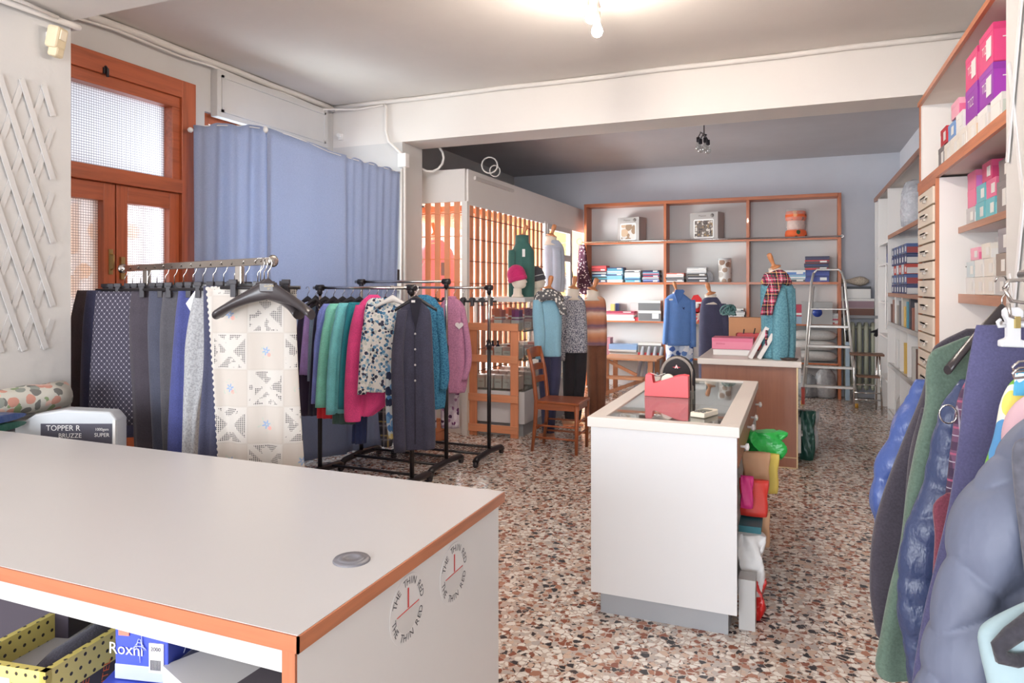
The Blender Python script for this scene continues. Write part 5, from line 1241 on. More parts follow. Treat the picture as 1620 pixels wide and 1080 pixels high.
# radiator ledge boxes
carton('dark brown wide box lowest on the radiator ledge', (sx(1358, 10.3), 10.34, 1.12), (.36, .2, .09), plain(112, 70, 56, .5), name='shoe_box', cat='box')
carton('white shelf like tray box in the middle of the ledge pile', (sx(1356, 10.3), 10.34, 1.21), (.40, .2, .13), WB2, C(150, 120, 130), name='shoe_box', cat='box')
carton('black box with a white end on top of the ledge pile', (sx(1356, 10.3), 10.34, 1.34), (.32, .2, .16), C(52, 54, 60), WB2, name='shoe_box', cat='box')
t = thing('straw_basket', 'small fish shaped straw basket on top of the ledge boxes', 'basket', (sx(1352, 10.3), 10.34, 1.5))
R = [[(x, ry*math.cos(a), .07+.0*x+rz2*math.sin(a)) for a in [2*PI*k/12 for k in range(12)]] for x, ry, rz2 in ((-.16, .01, .035), (-.12, .012, .02), (-.07, .02, .025), (0, .05, .05), (.07, .06, .065), (.13, .05, .05), (.17, .02, .02))]
MB().rings(R).build('weave', pat_speckle((176, 160, 140), (214, 200, 182), 90), t)
carton('royal blue box on the small bracket shelf high at the right corner', (1.08, 10.0, 1.87), (.2, .3, .13), C(44, 66, 140), name='shoe_box', cat='box')
carton('dark grey box pile on the bracket shelf below the royal blue box', (1.12, 10.0, 1.4), (.22, .26, .2), C(84, 84, 90), C(130, 126, 126), name='shoe_box', cat='box')
for k, (z, c, w) in enumerate(((1.77, (60, 76, 130), .12), (1.89, (70, 70, 84), .1))):
    carton(('lower blue box', 'upper dark box')[k]+' in the narrow far bay of the rear shelving', (1.12, 9.3, z), (.24, .3, w), C(*c), LGREY, name='shoe_box', cat='box')
t = thing('hanging_glove', 'black glove hanging in front of the green radiator', 'glove', (1.0, 10.22, .93))
MB().tube([(.03, 0, .06), (.02, 0, .02), (-.02, 0, -.03), (-.05, -.01, -.08)], [.02, .035, .035, .02], 10, flat=.6).tube([(-.0, 0, -.0), (-.07, 0, -.02), (-.1, 0, -.03)], [.02, .016, .01], 8).build('knit', fabric(30, 28, 34), t)
t = thing('folding_trolley', 'folded pale blue and black trolley beside the right shelving post', 'trolley', (.62, 10.05, 0))
MB().box(-.03, .02, -.03, .0, .02, .78).build('frame', plain(170, 190, 205, .4), t); MB().tube([(-.01, .0, .78), (-.02, .02, .92), (.03, .02, .93), (.03, .0, .8)], .014, 8).build('handle', BLK, t)
MB().cyl((.05, -.05, .07), (.08, -.05, .07), .07, n=18).build('wheel', plain(60, 46, 50, .5), t)

# ---------------------------------------------------------------- rear shelving content (right)
t = thing('silver_bag', 'bulging silver plastic wrapped bundle on the upper rear right shelf', 'bundle', (1.06, 7.75, 2.07))
MB().lathe([(.08, 0), (.13, .02), (.14, .15), (.13, .32), (.09, .42), (.02, .45)], (0, 0, 0), 18, .8, 1.2).build('contents', plain(150, 156, 170, .5), t)
MB().lathe([(.09, 0.002), (.14, .02), (.152, .15), (.142, .33), (.1, .44), (.02, .47)], (0, 0, 0), 18, .8, 1.2).build('film', plasticfilm(230, 232, 238, .6), t)
g2 = 'narrow packs on the rear right shelves'
pk = [(60, 66, 110), (176, 60, 50), (90, 96, 120), (50, 60, 100), (196, 200, 206), (70, 90, 140)]
posn = ['first', 'second', 'third', 'fourth', 'fifth', 'sixth', 'seventh', 'eighth', 'ninth', 'tenth', 'eleventh', 'twelfth']
for r in range(5):
    for k in range(6):
        carton('dark packet on the rear shelf, %s layer up, %s from the far end' % (posn[r], posn[k]), (1.08, 8.6-.19*k, 1.426+.098*r), (.22, .16, .094), C(*pk[(r*2+k*3) % 6]), LGREY if (r+k) % 3 else C(150, 60, 60), cat='packet', name='hosiery_packet', group=g2, tagc=WB2)
bk = [(110, 76, 66), (150, 110, 96), (236, 234, 230), (170, 160, 150), (120, 116, 118), (206, 200, 190), (226, 186, 96), (80, 150, 170), (60, 60, 70), (150, 90, 70), (200, 196, 190), (70, 66, 70)]
cn = ['brown', 'tan', 'white', 'beige', 'grey', 'cream', 'yellow', 'teal', 'charcoal', 'rust', 'pale', 'black']
for k in range(12):
    o = carton('%s upright pack, %s from the far end, rear shelf below the packets' % (cn[k], posn[k]), (1.04, 8.72-.17*k, 1.106), (.14, .1, .2+.05*((k*7) % 3)), C(*bk[k]), cat='pack', name='upright_pack')
for k in range(6):
    carton('%s thin folder, %s from the far end in the lower rear compartments' % (cn[(k*2+2) % 12], posn[k]), (1.08, 8.3-.25*k, .646), (.2, .05, .3), C(*bk[(k*2+2) % 12]), cat='folder', name='standing_folder')
for k, (y, z, h) in enumerate(((8.2, .126, .35), (7.8, .126, .3), (7.2, .126, .42))):
    t = thing('plastic_bag', ('far', 'middle', 'near')[k]+' crumpled clear bag on the lowest rear right shelf', 'bag', (1.06, y, z))
    MB().lathe([(.09, 0), (.11, .03), (.1, h*.5), (.06, h*.8), (.02, h)], (0, 0, 0), 12, 1, 1.3).build('film', plasticfilm(200, 196, 192, .7), t)
t = pipe('thin white stick with a hook hanging at the rear shelving upright', [(.93, 8.8, 1.75), (.93, 8.78, 1.7), (.925, 8.79, 1.2), (.93, 8.78, 1.02)], .008, 'window_pole', WHT, 'pole')
pipe('grey round tube rim standing behind the drawers on the top board', [(.98+.0*i, 6.6+.22*math.cos(2*PI*i/20), 2.35+.24*math.sin(2*PI*i/20)) for i in range(21)], .012, 'hoop', plain(120, 124, 130, .4), 'hoop')
# ---------------------------------------------------------------- stocking boxes on the near right shelves
PK, MG, TLB, GYB, CRB = C(226, 110, 150), C(208, 110, 190), C(106, 186, 196), C(128, 122, 122), C(232, 226, 216)
PUR, DPK, LPK = C(150, 54, 168), C(214, 60, 120), C(238, 170, 190)
def rbox(label, y, z, sy, sz, m, fr=None, sxx=.16, x=None, txt=None, tagc=WB2, lid=None, name='stocking_box', rz=0):
    """box on the right shelves: end face towards the camera (-y), long side towards the aisle (-x)"""
    xx = (x if x is not None else .94)+sxx/2
    return carton(label, (xx, y, z), (sxx, sy, sz), m, fr, rz, 'box', 'stocking boxes on the right wall shelves', name, tagc=tagc, lid=lid, txt=txt)
# top long shelf z=2.23, fronts at x=.84
top_ = [(5.0, .13, GYB, C(196, 206, 214), 'grey box with a pale blue end, farthest on the top long shelf'), (4.82, .12, CRB, WB2, 'cream box next to the grey box on the top long shelf'),
        (4.62, .12, CRB, CRB, 'cream box in the middle of the bottom layer on the top long shelf'), (4.42, .12, CRB, WB2, 'cream box with a lace picture on the top long shelf'), (4.2, .12, CRB, C(226, 196, 160), 'cream box with an orange picture on the top long shelf'), (3.97, .12, WB2, CRB, 'white box below the purple boxes'), (3.72, .12, WB2, C(206, 216, 206), 'white box nearest the camera on the top long shelf')]
for (y, h, m, fr, lab) in top_: rbox(lab, y, 2.232, .19, h, m, fr, .2, .83)
rbox('glossy red box on top of the grey box, top long shelf', 4.93, 2.364, .18, .10, C(190, 34, 44), C(206, 46, 54), .2, .83, ('D', WHT, .08))
rbox('blue box in the second layer of the top long shelf', 4.7, 2.354, .18, .09, C(120, 156, 206), None, .2, .83)
rbox('white box in the second layer of the top long shelf', 4.48, 2.354, .18, .10, WB2, None, .2, .83)
rbox('light pink box above the blue box, top long shelf', 4.6, 2.456, .2, .09, LPK, PK, .2, .83, tagc=None)
rbox('purple box with a square black emblem, farther one, top long shelf', 4.2, 2.354, .26, .17, PUR, PUR, .2, .83, ('TIZZ', WHT, .06, 0, 1), tagc=None)
rbox('purple box with a square black emblem nearest the wall edge', 3.9, 2.354, .26, .17, PUR, C(166, 60, 180), .2, .83, ('TIZZ', WHT, .06, 0, 1))
rbox('hot pink box on top of the farther purple box', 4.2, 2.526, .26, .17, DPK, PK, .2, .83, ('TIZZ', WHT, .06, 0, 1))
rbox('hot pink box on top of the nearest purple box', 3.9, 2.526, .26, .18, DPK, C(230, 76, 136), .2, .83, ('TIZZ', WHT, .06, 0, 1))
# upper small shelf z=1.865
u = [(4.78, .095, LGREY, WB2, 'clear grey box farthest on the upper small shelf'), (4.55, .1, TLB, TLB, 'teal box at the bottom left of the upper small shelf pile'), (4.33, .1, TLB, C(150, 206, 210), 'second teal box on the upper small shelf'), (4.1, .16, GYB, C(150, 140, 134), 'dark grey box with a white label on the upper small shelf'), (3.88, .16, GYB, C(150, 140, 134), 'second dark grey box on the upper small shelf'), (3.66, .13, C(224, 150, 160), PK, 'rose box nearest the wall edge on the upper small shelf')]
for (y, h, m, fr, lab) in u: rbox(lab, y, 1.864, .2, h, m, fr)
rbox('magenta pink box above the clear grey box, upper small shelf', 4.75, 1.961, .2, .10, PK, MG, tagc=None)
rbox('lilac pink box topmost above the clear grey box, upper small shelf', 4.75, 2.063, .2, .10, PK, C(206, 120, 196), tagc=None)
rbox('second layer teal box on the upper small shelf', 4.53, 1.966, .2, .095, TLB, TLB, txt=('O', WHT, .07))
rbox('second layer pink box above the second teal box', 4.31, 1.966, .2, .095, PK, LPK)
rbox('crimson box with a white label in the third layer', 4.4, 2.063, .2, .1, C(206, 76, 120), C(196, 60, 110))
rbox('grey brown box in the second layer, upper small shelf', 4.06, 2.026, .2, .1, GYB, C(160, 146, 140))
rbox('dark box with a barcode label in the second layer, upper small shelf', 3.85, 2.026, .2, .12, C(110, 100, 104), WB2)
# lower small shelf z=1.457
l_ = [(4.8, 'white box farthest on the lower small shelf', WB2), (4.58, 'cream box second on the lower small shelf', CRB), (4.36, 'cream box third on the lower small shelf', CRB), (4.14, 'clear box fourth on the lower small shelf', LGREY), (3.92, 'cream box fifth on the lower small shelf', CRB), (3.7, 'white box with red script nearest the wall edge, lower small shelf', WB2)]
SCR = plain(222, 96, 100, .5)
for i, (y, lab, m) in enumerate(l_): rbox(lab, y, 1.457, .19, .095, m, C(240, 230, 224) if i % 2 else WB2, txt=('very', SCR, .05, 0, 1) if i == 5 else None, tagc=None if i == 5 else WB2)
for i, (y, z, lab, m, fr, h) in enumerate(((4.78, 1.554, 'pale blue box above the white box, lower small shelf', C(196, 210, 214), WB2, .09), (4.58, 1.554, 'white box in the second layer, lower small shelf', WB2, WB2, .095), (4.36, 1.554, 'ivory box in the second layer, lower small shelf', CRB, CRB, .095), (4.12, 1.554, 'taupe box with a label in the second layer, lower small shelf', C(150, 136, 126), C(160, 146, 136), .11), (3.8, 1.554, 'white box with red script in the second layer', WB2, WB2, .1), (4.68, 1.651, 'pink box in the third layer, lower small shelf', LPK, PK, .07),
    (4.42, 1.651, 'cream box in the third layer, lower small shelf', CRB, WB2, .08), (4.08, 1.666, 'grey clear box standing in the third layer', C(150, 146, 152), LGREY, .12), (3.82, 1.656, 'pink topped box with red script in the third layer', C(226, 190, 186), WB2, .11))):
    rbox(lab, y, z, .19, h, m, fr, txt=('very', SCR, .05, 0, 1) if 'script' in lab else None, tagc=None if 'script' in lab else WB2)
for i, (y, m, lab) in enumerate(((4.7, C(190, 90, 80), 'row of red edged packets'), (4.4, C(214, 206, 198), 'heap of cream packets'), (4.1, C(196, 186, 180), 'heap of beige packets'))):
    rbox(lab+' on the shelf behind the hanging coats', y, .962, .24, .2, m, None, .18)
pipe('small wire hook sticking out of the drawer column side', [(.96, 4.99, 1.62), (.96, 4.96, 1.62), (.97, 4.94, 1.64)], .004, 'wire_hook', BLK, 'hook')

# ---------------------------------------------------------------- things on the glass counter
t = thing('tape_dispenser', 'salmon red heavy tape dispenser standing on the glass counter', 'tape dispenser', (-.655, 3.85, .9), .02)
TD = plain(226, 86, 92, .35, 0, .03)
prof = [(-.118, 0), (.118, 0), (.116, .118), (.09, .122), (.055, .116), (.02, .104), (-.02, .090), (-.055, .076), (-.070, .074), (-.078, .118), (-.108, .122), (-.114, .11)]
for s in (-1, 1): MB().prism(prof, (1, 0, 0), (0, 0, 1), (0, 1, 0), (0, s*.03-.004, 0), .008).build('side_cheek', TD, t, .002)
MB().box(-.117, .117, -.026, .026, 0, .05).box(-.114, -.079, -.026, .026, .05, .11).box(.1, .117, -.026, .026, .05, .115).build('body', TD, t, .002)
MB().lathe([(.026, -.01), (.037, -.01), (.037, .01), (.026, .01)], (.005, 0, .085), 24, M=Matrix.Rotation(PI/2, 3, 'X')).build('tape_roll', plain(222, 214, 200, .3), t)
MB().tube([(-.01, 0, .125), (-.05, 0, .11), (-.09, 0, .124)], .002, 5).build('tape_strip', plain(230, 226, 220, .2), t)
t = thing('backpack', 'small black backpack with grey piping standing behind the tape dispenser', 'backpack', (-.635, 4.08, .9)); t.scale = (.66, .7, .77)
R = []
for i, (z, w) in enumerate(((0, .11), (.02, .125), (.1, .132), (.16, .128), (.2, .112), (.23, .08), (.243, .03))):
    R.append([(w*math.copysign(abs(math.cos(a))**.8, math.cos(a)), .06*(1-.3*(i/6)**2)*math.sin(a), z) for a in [2*PI*k/28 for k in range(28)]])
MB().rings(R).build('body', fabric(40, 36, 40), t)
arc_ = [(-.132, 0), (-.132, .1)]+[(.132*math.cos(PI-PI*i/14)*1.0, .12+.127*math.sin(PI*i/14)) for i in range(15)]+[(.132, .1), (.132, 0)]
MB().tube([(x, -.03, z) for x, z in arc_], .012, 8).build('grey_piping', fabric(150, 140, 132), t)
MB().tube([(x*1.06, .03, z*1.03) for x, z in arc_], .008, 8).build('edge', BLK, t)
MB().prism([(-.035, -.0), (-.012, .004), (0, .02), (.012, .004), (.035, 0), (.014, -.006), (-.014, -.006)], (1, 0, 0), (0, 0, 1), (0, -1, 0), (.0, -.048, .18), .01).build('red_emblem', plain(206, 50, 60, .5), t)
MB().prism([(-.014, -.008), (0, .02), (.014, -.008), (.006, -.008), (0, .006), (-.006, -.008)], (1, 0, 0), (0, 0, 1), (0, -1, 0), (.0, -.056, .18), .006).build('white_emblem', WHT, t)
MB().tube([(.125, .0, .02), (.14, -.04, .06), (.135, -.03, .15), (.1, .0, .2)], .01, 8).build('strap', BLKM, t)
t = thing('calculator', 'small cream handheld card reader lying on the glass counter', 'card reader', (-.395, 3.34, .901), -.35)
MB().prism([(-.035, -.075), (.035, -.075), (.037, .06), (.025, .08), (-.025, .08), (-.037, .06)], (1, 0, 0), (0, 1, 0), (0, 0, 1), (0, 0, 0), .022).build('housing', plain(232, 224, 206, .4), t, .004)
MB().box(-.026, .026, -.02, .025, .022, .0235).build('display', plain(100, 104, 90, .3), t)
b = MB()
for i in range(3):
    for j in range(2): b.box(-.024+.018*i, -.012+.018*i, -.06+.016*j, -.05+.016*j, .022, .0245)
b.build('keys', plain(90, 92, 96, .5), t)
# goods in the glass counter's tray
for i, (x, y, w, d, c, lab) in enumerate(((-.7, 4.2, .16, .3, (190, 176, 164), 'beige flat pack'), (-.45, 4.25, .18, .25, (214, 206, 200), 'cream flat pack'), (-.7, 3.6, .18, .3, (150, 140, 134), 'grey flat pack'), (-.45, 3.45, .2, .2, (206, 150, 140), 'pinkish flat pack'), (-.6, 3.3, .2, .16, (226, 220, 214), 'white flat pack'))):
    carton(lab+' lying under the glass of the display counter', (x, y, .746), (w, d, .03), C(*c), cat='pack', name='flat_pack')
# bags in the open side
def bag(label, x, y, z0, w, d, h, m, rz=0, name='paper_bag', crump=.01, flare=1.1):
    t = thing(name, label, 'bag', (x, y, z0), rz); R = []
    for i in range(9):
        q = i/8; k = 1+(flare-1)*q
        R.append([(w/2*k*math.copysign(abs(math.cos(a))**.4, math.cos(a))+crump*math.sin(q*9+a*3), d/2*(1-.5*q)*math.copysign(abs(math.sin(a))**.4, math.sin(a))+crump*math.sin(q*7+a*5), h*q) for a in [2*PI*k2/24 for k2 in range(24)]])
    MB().rings(R).build('body', m, t); return t
GRNP = shiny(50, 190, 84, .3, 12, .7); KR = plain(206, 162, 126, .7)
bag('bright green plastic bag bulging from the open side of the display counter', -.15, 3.95, .60, .16, .16, .13, GRNP, .3, 'plastic_bag', .018)
bag('yellow paper bag leaning out below the green bag', -.15, 3.86, .43, .12, .05, .2, plain(222, 198, 96, .6), .1, crump=.004)
bag('kraft brown paper bag leaning out of the counter', -.19, 3.74, .46, .12, .06, .2, KR, .15, crump=.004)
bag('magenta thin bag at the edge of the counter opening', -.215, 3.45, .46, .05, .03, .15, plain(220, 50, 130, .5), 0, crump=.003)
bag('bright red paper bag in the counter opening', -.19, 3.55, .40, .12, .06, .17, plain(220, 60, 48, .5), .05, crump=.003)
bag('flat kraft envelope under the red bag', -.18, 3.6, .24, .12, .05, .17, KR, 0, crump=.002, flare=1)
carton('dark teal folded cloth under the red bag', (-.2, 3.5, .36), (.1, .2, .03), C(40, 110, 120), cat='cloth', name='folded_cloth')
bag('crumpled white plastic bag low in the counter opening', -.195, 3.4, .10, .1, .14, .26, plain(226, 224, 222, .4), .1, 'plastic_bag', .012)
carton('pale grey ribbed box standing on the floor in the counter opening', (-.2, 3.25, .0), (.07, .1, .22), plain(192, 190, 188, .5), cat='box', name='ribbed_box')
bag('red plastic bag on the floor beside the counter plinth', -.185, 3.38, 0.0, .09, .12, .17, shiny(214, 44, 40), 0, 'plastic_bag', .012)

# ---------------------------------------------------------------- things on the brown counter
carton('glossy pink box lying on the white box at the front of the brown counter', (-.53, 6.62, .94), (.35, .28, .10), C(222, 108, 140), C(228, 130, 156), cat='box', name='lingerie_box', txt=('intimo', C(190, 60, 100), .03, -.1))
carton('white flat box beneath the pink box on the brown counter', (-.53, 6.62, .887), (.33, .26, .05), WB2, WB2, cat='box', name='lingerie_box')
t = thing('red_tray', 'small red plastic basket behind the pink box', 'basket', (-.42, 7.1, .887))
MB().box(-.12, .12, -.08, .08, .0, .01).box(-.12, .12, -.08, -.07, 0, .16).box(-.12, .12, .07, .08, 0, .16).box(-.12, -.11, -.08, .08, 0, .16).box(.11, .12, -.08, .08, 0, .16).build('basket', plain(206, 44, 48, .4), t)
MB().cyl((-.06, 0, .12), (-.05, 0, .2), .006).cyl((.03, .02, .12), (.05, .03, .21), .006).build('pens', BLK, t)
t = thing('kraft_pot', 'kraft paper pot with scissors and pens on the brown counter', 'pot', (-.23, 6.85, .887))
MB().lathe([(.05, 0), (.055, .01), (.075, .2), (.07, .2), (.05, .02)], (0, 0, 0), 4).build('pot', KR, t)
MB().cyl((-.02, 0, .15), (-.04, 0, .27), .008).cyl((.02, .01, .15), (.05, .01, .26), .014).build('pens', plain(50, 50, 56, .4), t)
MB().lathe([(.001, -.015), (.035, -.015), (.035, .015), (.001, .015)], (.06, 0, .25), 16, M=Matrix.Rotation(PI/2, 3, 'X')).build('tape_roll', plain(60, 160, 140, .4), t)
for i, (x, a, lab) in enumerate(((-.375, .48, 'larger white lid leaning on the brown counter, the left one'), (-.305, .5, 'smaller white lid leaning against the larger lid'))):
    t = thing('white_slab', lab, 'lid', (x, 6.36, .887), .1)
    M = Matrix.Rotation(a, 3, 'Y'); h = (.30, .24)[i]
    MB().cbox(M @ Vector((0, 0, h/2)), (.035, .2, h), M).build('panel', plain(234, 230, 226, .4), t, .003)
t = thing('card_tray', 'dark brown oval tray at the right front corner of the brown counter', 'tray', (-.055, 6.24, .887))
MB().lathe([(.001, 0), (.06, 0), (.075, .018), (.07, .018), (.055, .006), (.001, .006)], (0, 0, 0), 24, 1, .6).build('dish', plain(70, 56, 52, .4), t)
pipe('narrow strip of tartan scarf end below the teal sleeve', [(-.235, 6.28, 1.13), (-.237, 6.275, 1.0)], .012, 'tartan_scarf', TART, 'scarf')
bag('white plastic carrier bag hanging at the drawer side of the brown counter', .1, 6.95, .0, .14, .2, .36, plain(226, 226, 226, .35), 0, 'plastic_bag', .02)
bag('dark green plastic bag beside the drawers of the brown counter', .09, 6.6, .0, .1, .14, .42, shiny(46, 96, 84), 0, 'plastic_bag', .012)
carton('orange red small packet above the dark green bag', (.055, 6.85, .44), (.03, .1, .14), C(220, 80, 60), cat='packet', name='packet')

# ---------------------------------------------------------------- goods in the glass cabinet
gc = 'cosmetic boxes in the glass cabinet'
for (z, row) in ((1.062, 5), (.772, 4), (.466, 6)):
    for k in range(row):
        for dp in range(3):
            x = -2.62-.095*k; y = 6.56+.36*dp
            if z > 1 and dp == 0 and k > 3: continue
            h = (.11, .10, .13)[(1.0 < z)+0 if z > .7 else 2]
            m = (C(232, 226, 222), C(222, 180, 170), C(236, 232, 230), C(226, 140, 120))[(k+dp) % 4] if z > .7 else C(234, 212, 206)
            shelf = 'top' if z > 1 else 'middle' if z > .7 else 'lowest'
            carton('pale cosmetic box, %s glass shelf, %s from the right, %s row' % (shelf, posn[k], ('front', 'middle', 'rear')[dp]), (x, y, z), (.085, .12, h), m, WB2, cat='box', name='cosmetic_box', group=gc, txt=('odea', C(150, 130, 126), .026))
            if z > 1 and k % 2 == 0: carton('small top box in the glass cabinet, %s from the right, %s row' % (posn[k], ('front', 'middle', 'rear')[dp]), (x, y, z+h), (.08, .11, .10), C(214, 130, 104) if k else C(150, 70, 120), cat='box', name='cosmetic_box', group=gc, stripe=WB2)
for k in range(3):
    t = thing('dark_bottle', 'dark blue bottle on the middle glass shelf, %s from the left' % posn[k], 'bottle', (-2.98+.06*k, 6.62, .77))
    MB().lathe([(.022, 0), (.024, .01), (.024, .11), (.01, .13), (.01, .15)], (0, 0, 0), 12).build('bottle', plain(44, 52, 84, .25), t); MB().lathe([(.013, .15), (.013, .17), (.001, .172)], (0, 0, 0), 12).build('cap', BLK, t)
t = thing('wooden_crate', 'orange wooden crate standing left of the glass cabinet behind the rack', 'crate', (-3.32, 5.98, 0))
for z in (0, .1): MB().box(-.15, .13, -.17, -.155, z, z+.09).box(-.15, .13, .155, .17, z, z+.09).box(-.15, -.135, -.155, .155, z, z+.09).box(.115, .13, -.155, .155, z, z+.09).build('slat_ring', OR, t, .002)
MB().box(-.15, .13, -.155, .155, 0, .01).build('bottom', OR, t)
t = thing('handbag', 'small dark bag hanging in the yellow doorway beside the dotted scarf', 'bag', (-3.14, 9.95, 1.42))
MB().lathe([(.05, 0), (.09, .03), (.095, .16), (.07, .30), (.03, .36)], (0, 0, 0), 14, .7, 1).build('body', fabric(52, 46, 54), t)
MB().tube([(-.03, 0, .33), (-.03, 0, .45), (.03, 0, .47), (.03, 0, .33)], .01, 6).build('strap', BLKM, t)

# ---------------------------------------------------------------- goods behind the table, bottom left
t = thing('linen_bench', 'low white bench under the trellis carrying the wrapped bedding', 'bench', (-3.15, 2.3, 0))
MB().box(-3.44, -2.6, 2.0, 2.46, .68, .71).build('bench_top', LAM, t, world=True)
for (x, y) in ((-3.42, 2.02), (-2.66, 2.02), (-3.42, 2.42), (-2.66, 2.42)): MB().box(x, x+.04, y, y+.03, 0, .68).build('leg', LAM, t, world=True)
q = wp(60, 3.35, z=.71)
t = thing('wrapped_bedding', 'flat grey white bedding package with a dark zip edge at the far left', 'bedding', (-3.33, 2.2, .711))
R = []
for i, (z, k) in enumerate(((0, .96), (.03, 1), (.10, 1), (.16, .96), (.175, .9))):
    R.append([(.10*k*math.copysign(abs(math.cos(a))**.35, math.cos(a)), .25*k*math.copysign(abs(math.sin(a))**.35, math.sin(a)), z+.008*math.sin(a*4)) for a in [2*PI*j/32 for j in range(32)]])
MB().rings(R).build('package', plain(206, 204, 202, .35), t)
MB().tube([(.105*math.copysign(abs(math.cos(a))**.35, math.cos(a)), .255*math.copysign(abs(math.sin(a))**.35, math.sin(a)), .155) for a in [2*PI*j/32 for j in range(33)]], .009, 6).build('zip_edge', plain(84, 82, 88, .5), t)
t = thing('floral_fabric_roll', 'rolled quilt with grey and pink roses in clear plastic against the left pilaster', 'quilt', (-3.34, 2.2, .9))
R = []
for i in range(9):
    y = -.55+.68*i/8; 
    R.append([(.085*math.cos(a)*(1+.05*math.sin(i*2)), y, .07+.065*math.sin(a)+.006*math.sin(i*3+a*2)) for a in [2*PI*k/18 for k in range(18)]])
FR = pat_blobs((206, 204, 194), [(206, 150, 134), (150, 156, 148), (226, 190, 176), (140, 160, 120), (120, 120, 116)], 24, .75, cut=.55)
MB().rings(R).build('quilt', FR, t)
t = thing('mattress_topper_bag', 'mattress topper package with a dark printed label standing below the skirts', 'package', (-3.0, 2.13, .712), TH)
MB().prism([(-.22, 0), (.23, 0), (.23, .2), (.2, .235), (0, .245), (-.13, .225), (-.22, .17)], (1, 0, 0), (0, 0, 1), (0, 1, 0), (0, -.04, 0), .09).build('wadding', plain(196, 200, 204, .4), t, .01)
MB().box(-.1, .212, -.044, -.041, .02, .185).build('label_card', plain(72, 70, 82, .4), t)
MB().text('TOPPER R', .034, (.0, -.0455, .165), (1, 0, 0), (0, 0, 1)).build('lettering', WHT, t)
MB().text('BRUZZE', .028, (.03, -.0455, .132), (1, 0, 0), (0, 0, 1)).build('lettering', WHT, t)
MB().text('1000gsm', .017, (.17, -.0455, .16), (1, 0, 0), (0, 0, 1)).build('lettering', WHT, t)
MB().text('SUPER', .024, (.17, -.0455, .135), (1, 0, 0), (0, 0, 1)).build('lettering', WHT, t)
MB().box(.217, .228, -.044, -.041, 0, .2).build('edge_strip', WHT, t)
for i, (c, z, lab) in enumerate(((( 40, 90, 76), .888, 'dark green satin fold at the left frame edge'), ((44, 70, 130), .924, 'blue satin fold lying on the green fold'))):
    t = thing('satin_fold', lab, 'fabric', (-3.17, 1.9, z), .3)
    MB().rings([[(x, .1*math.cos(a), .018+.018*math.sin(a)*(1-.3*abs(x)/.12)) for a in [2*PI*k/12 for k in range(12)]] for x in (-.16, -.1, 0, .06, .085)]).build('fold', shiny(*c), t)

# ---------------------------------------------------------------- boxes inside the foreground table
def shoebox():
    t = thing('shoe_box', 'open yellow shoe box with black polka dots and a dark slipper inside', 'box', (-1.625, 1.17, .552), .15)
    n = NT('yellow_polka_dots'); co = n.co(rot=(0, 0, 0)); p = n.xyz(co)
    def dots(a, b):
        k = 40; r = n.math('FLOOR', n.math('MULTIPLY', b, k)); off = n.math('MULTIPLY', n.math('ABSOLUTE', n.math('MODULO', r, 2)), .5)
        da = n.math('SUBTRACT', n.math('FRACT', n.math('ADD', n.math('MULTIPLY', a, k), off)), .5); db = n.math('SUBTRACT', n.math('FRACT', n.math('MULTIPLY', b, k)), .5)
        return n.math('LESS_THAN', n.math('ADD', n.math('MULTIPLY', da, da), n.math('MULTIPLY', db, db)), .028)
    gm = n.node('ShaderNodeNewGeometry'); nn = n.node('ShaderNodeTexCoord'); nx = n.xyz(nn.outputs['Normal'])
    d = n.math('ADD', n.math('MULTIPLY', dots(p[1], p[2]), n.math('GREATER_THAN', n.math('ABSOLUTE', nx[0]), .6)), n.math('ADD', n.math('MULTIPLY', dots(p[0], p[2]), n.math('GREATER_THAN', n.math('ABSOLUTE', nx[1]), .6)), n.math('MULTIPLY', dots(p[0], p[1]), n.math('GREATER_THAN', n.math('ABSOLUTE', nx[2]), .6))))
    YD = n.fin(n.mix(d, sr(232, 214, 120), sr(54, 48, 40)), .45)
    w, l, h, r = .115, .19, .125, .016
    MB().box(-w, w, -l, l, 0, .004).box(-w, -w+r, -l, l, 0, h).box(w-r, w, -l, l, 0, h).box(-w, w, -l, -l+r, 0, h).box(-w, w, l-r, l, 0, h).build('tray', YD, t)
    MB().box(-w+r, w-r, -l+r, l-r, .05, .065).build('tissue', plain(206, 204, 206, .7), t)
    R = []
    for i, (y, ww, hh) in enumerate(((-.15, .01, .01), (-.13, .03, .03), (-.08, .04, .045), (0, .035, .05), (.08, .036, .055), (.14, .03, .05), (.155, .01, .02))):
        R.append([(.04+ww*math.cos(a), y, .07+hh*max(-.2, math.sin(a))) for a in [2*PI*k/14 for k in range(14)]])
    MB().rings(R).build('slipper', fabric(74, 72, 84), t)
    MB().box(w, w+.001, -.19, .19, .0, .055).build('dark_band', plain(70, 66, 66, .5), t)
    MB().box(w, w+.0015, .02, .16, .075, .115).build('white_label', WHT, t)
    MB().text('scopri', .04, (w+.0022, .09, .094), (0, 1, 0), (0, 0, 1)).build('label_lettering', BLK, t)
    for k, s_ in enumerate(('IV', 'ONE', 'ANTEL', 'DRE', 'IVO', 'OVI')): MB().text(s_, .026, (w+.0018, -.15+.058*k, .028), (0, .25, 1), (0, -1, .25)).build('orange_lettering', plain(238, 110, 60, .5), t)
    MB().box(-.07, 0.02, -l-.0015, -l, .04, .1).build('barcode_label', WHT, t)
shoebox()
BLU = plain(66, 84, 196, .35); LB = plain(178, 186, 224, .4)
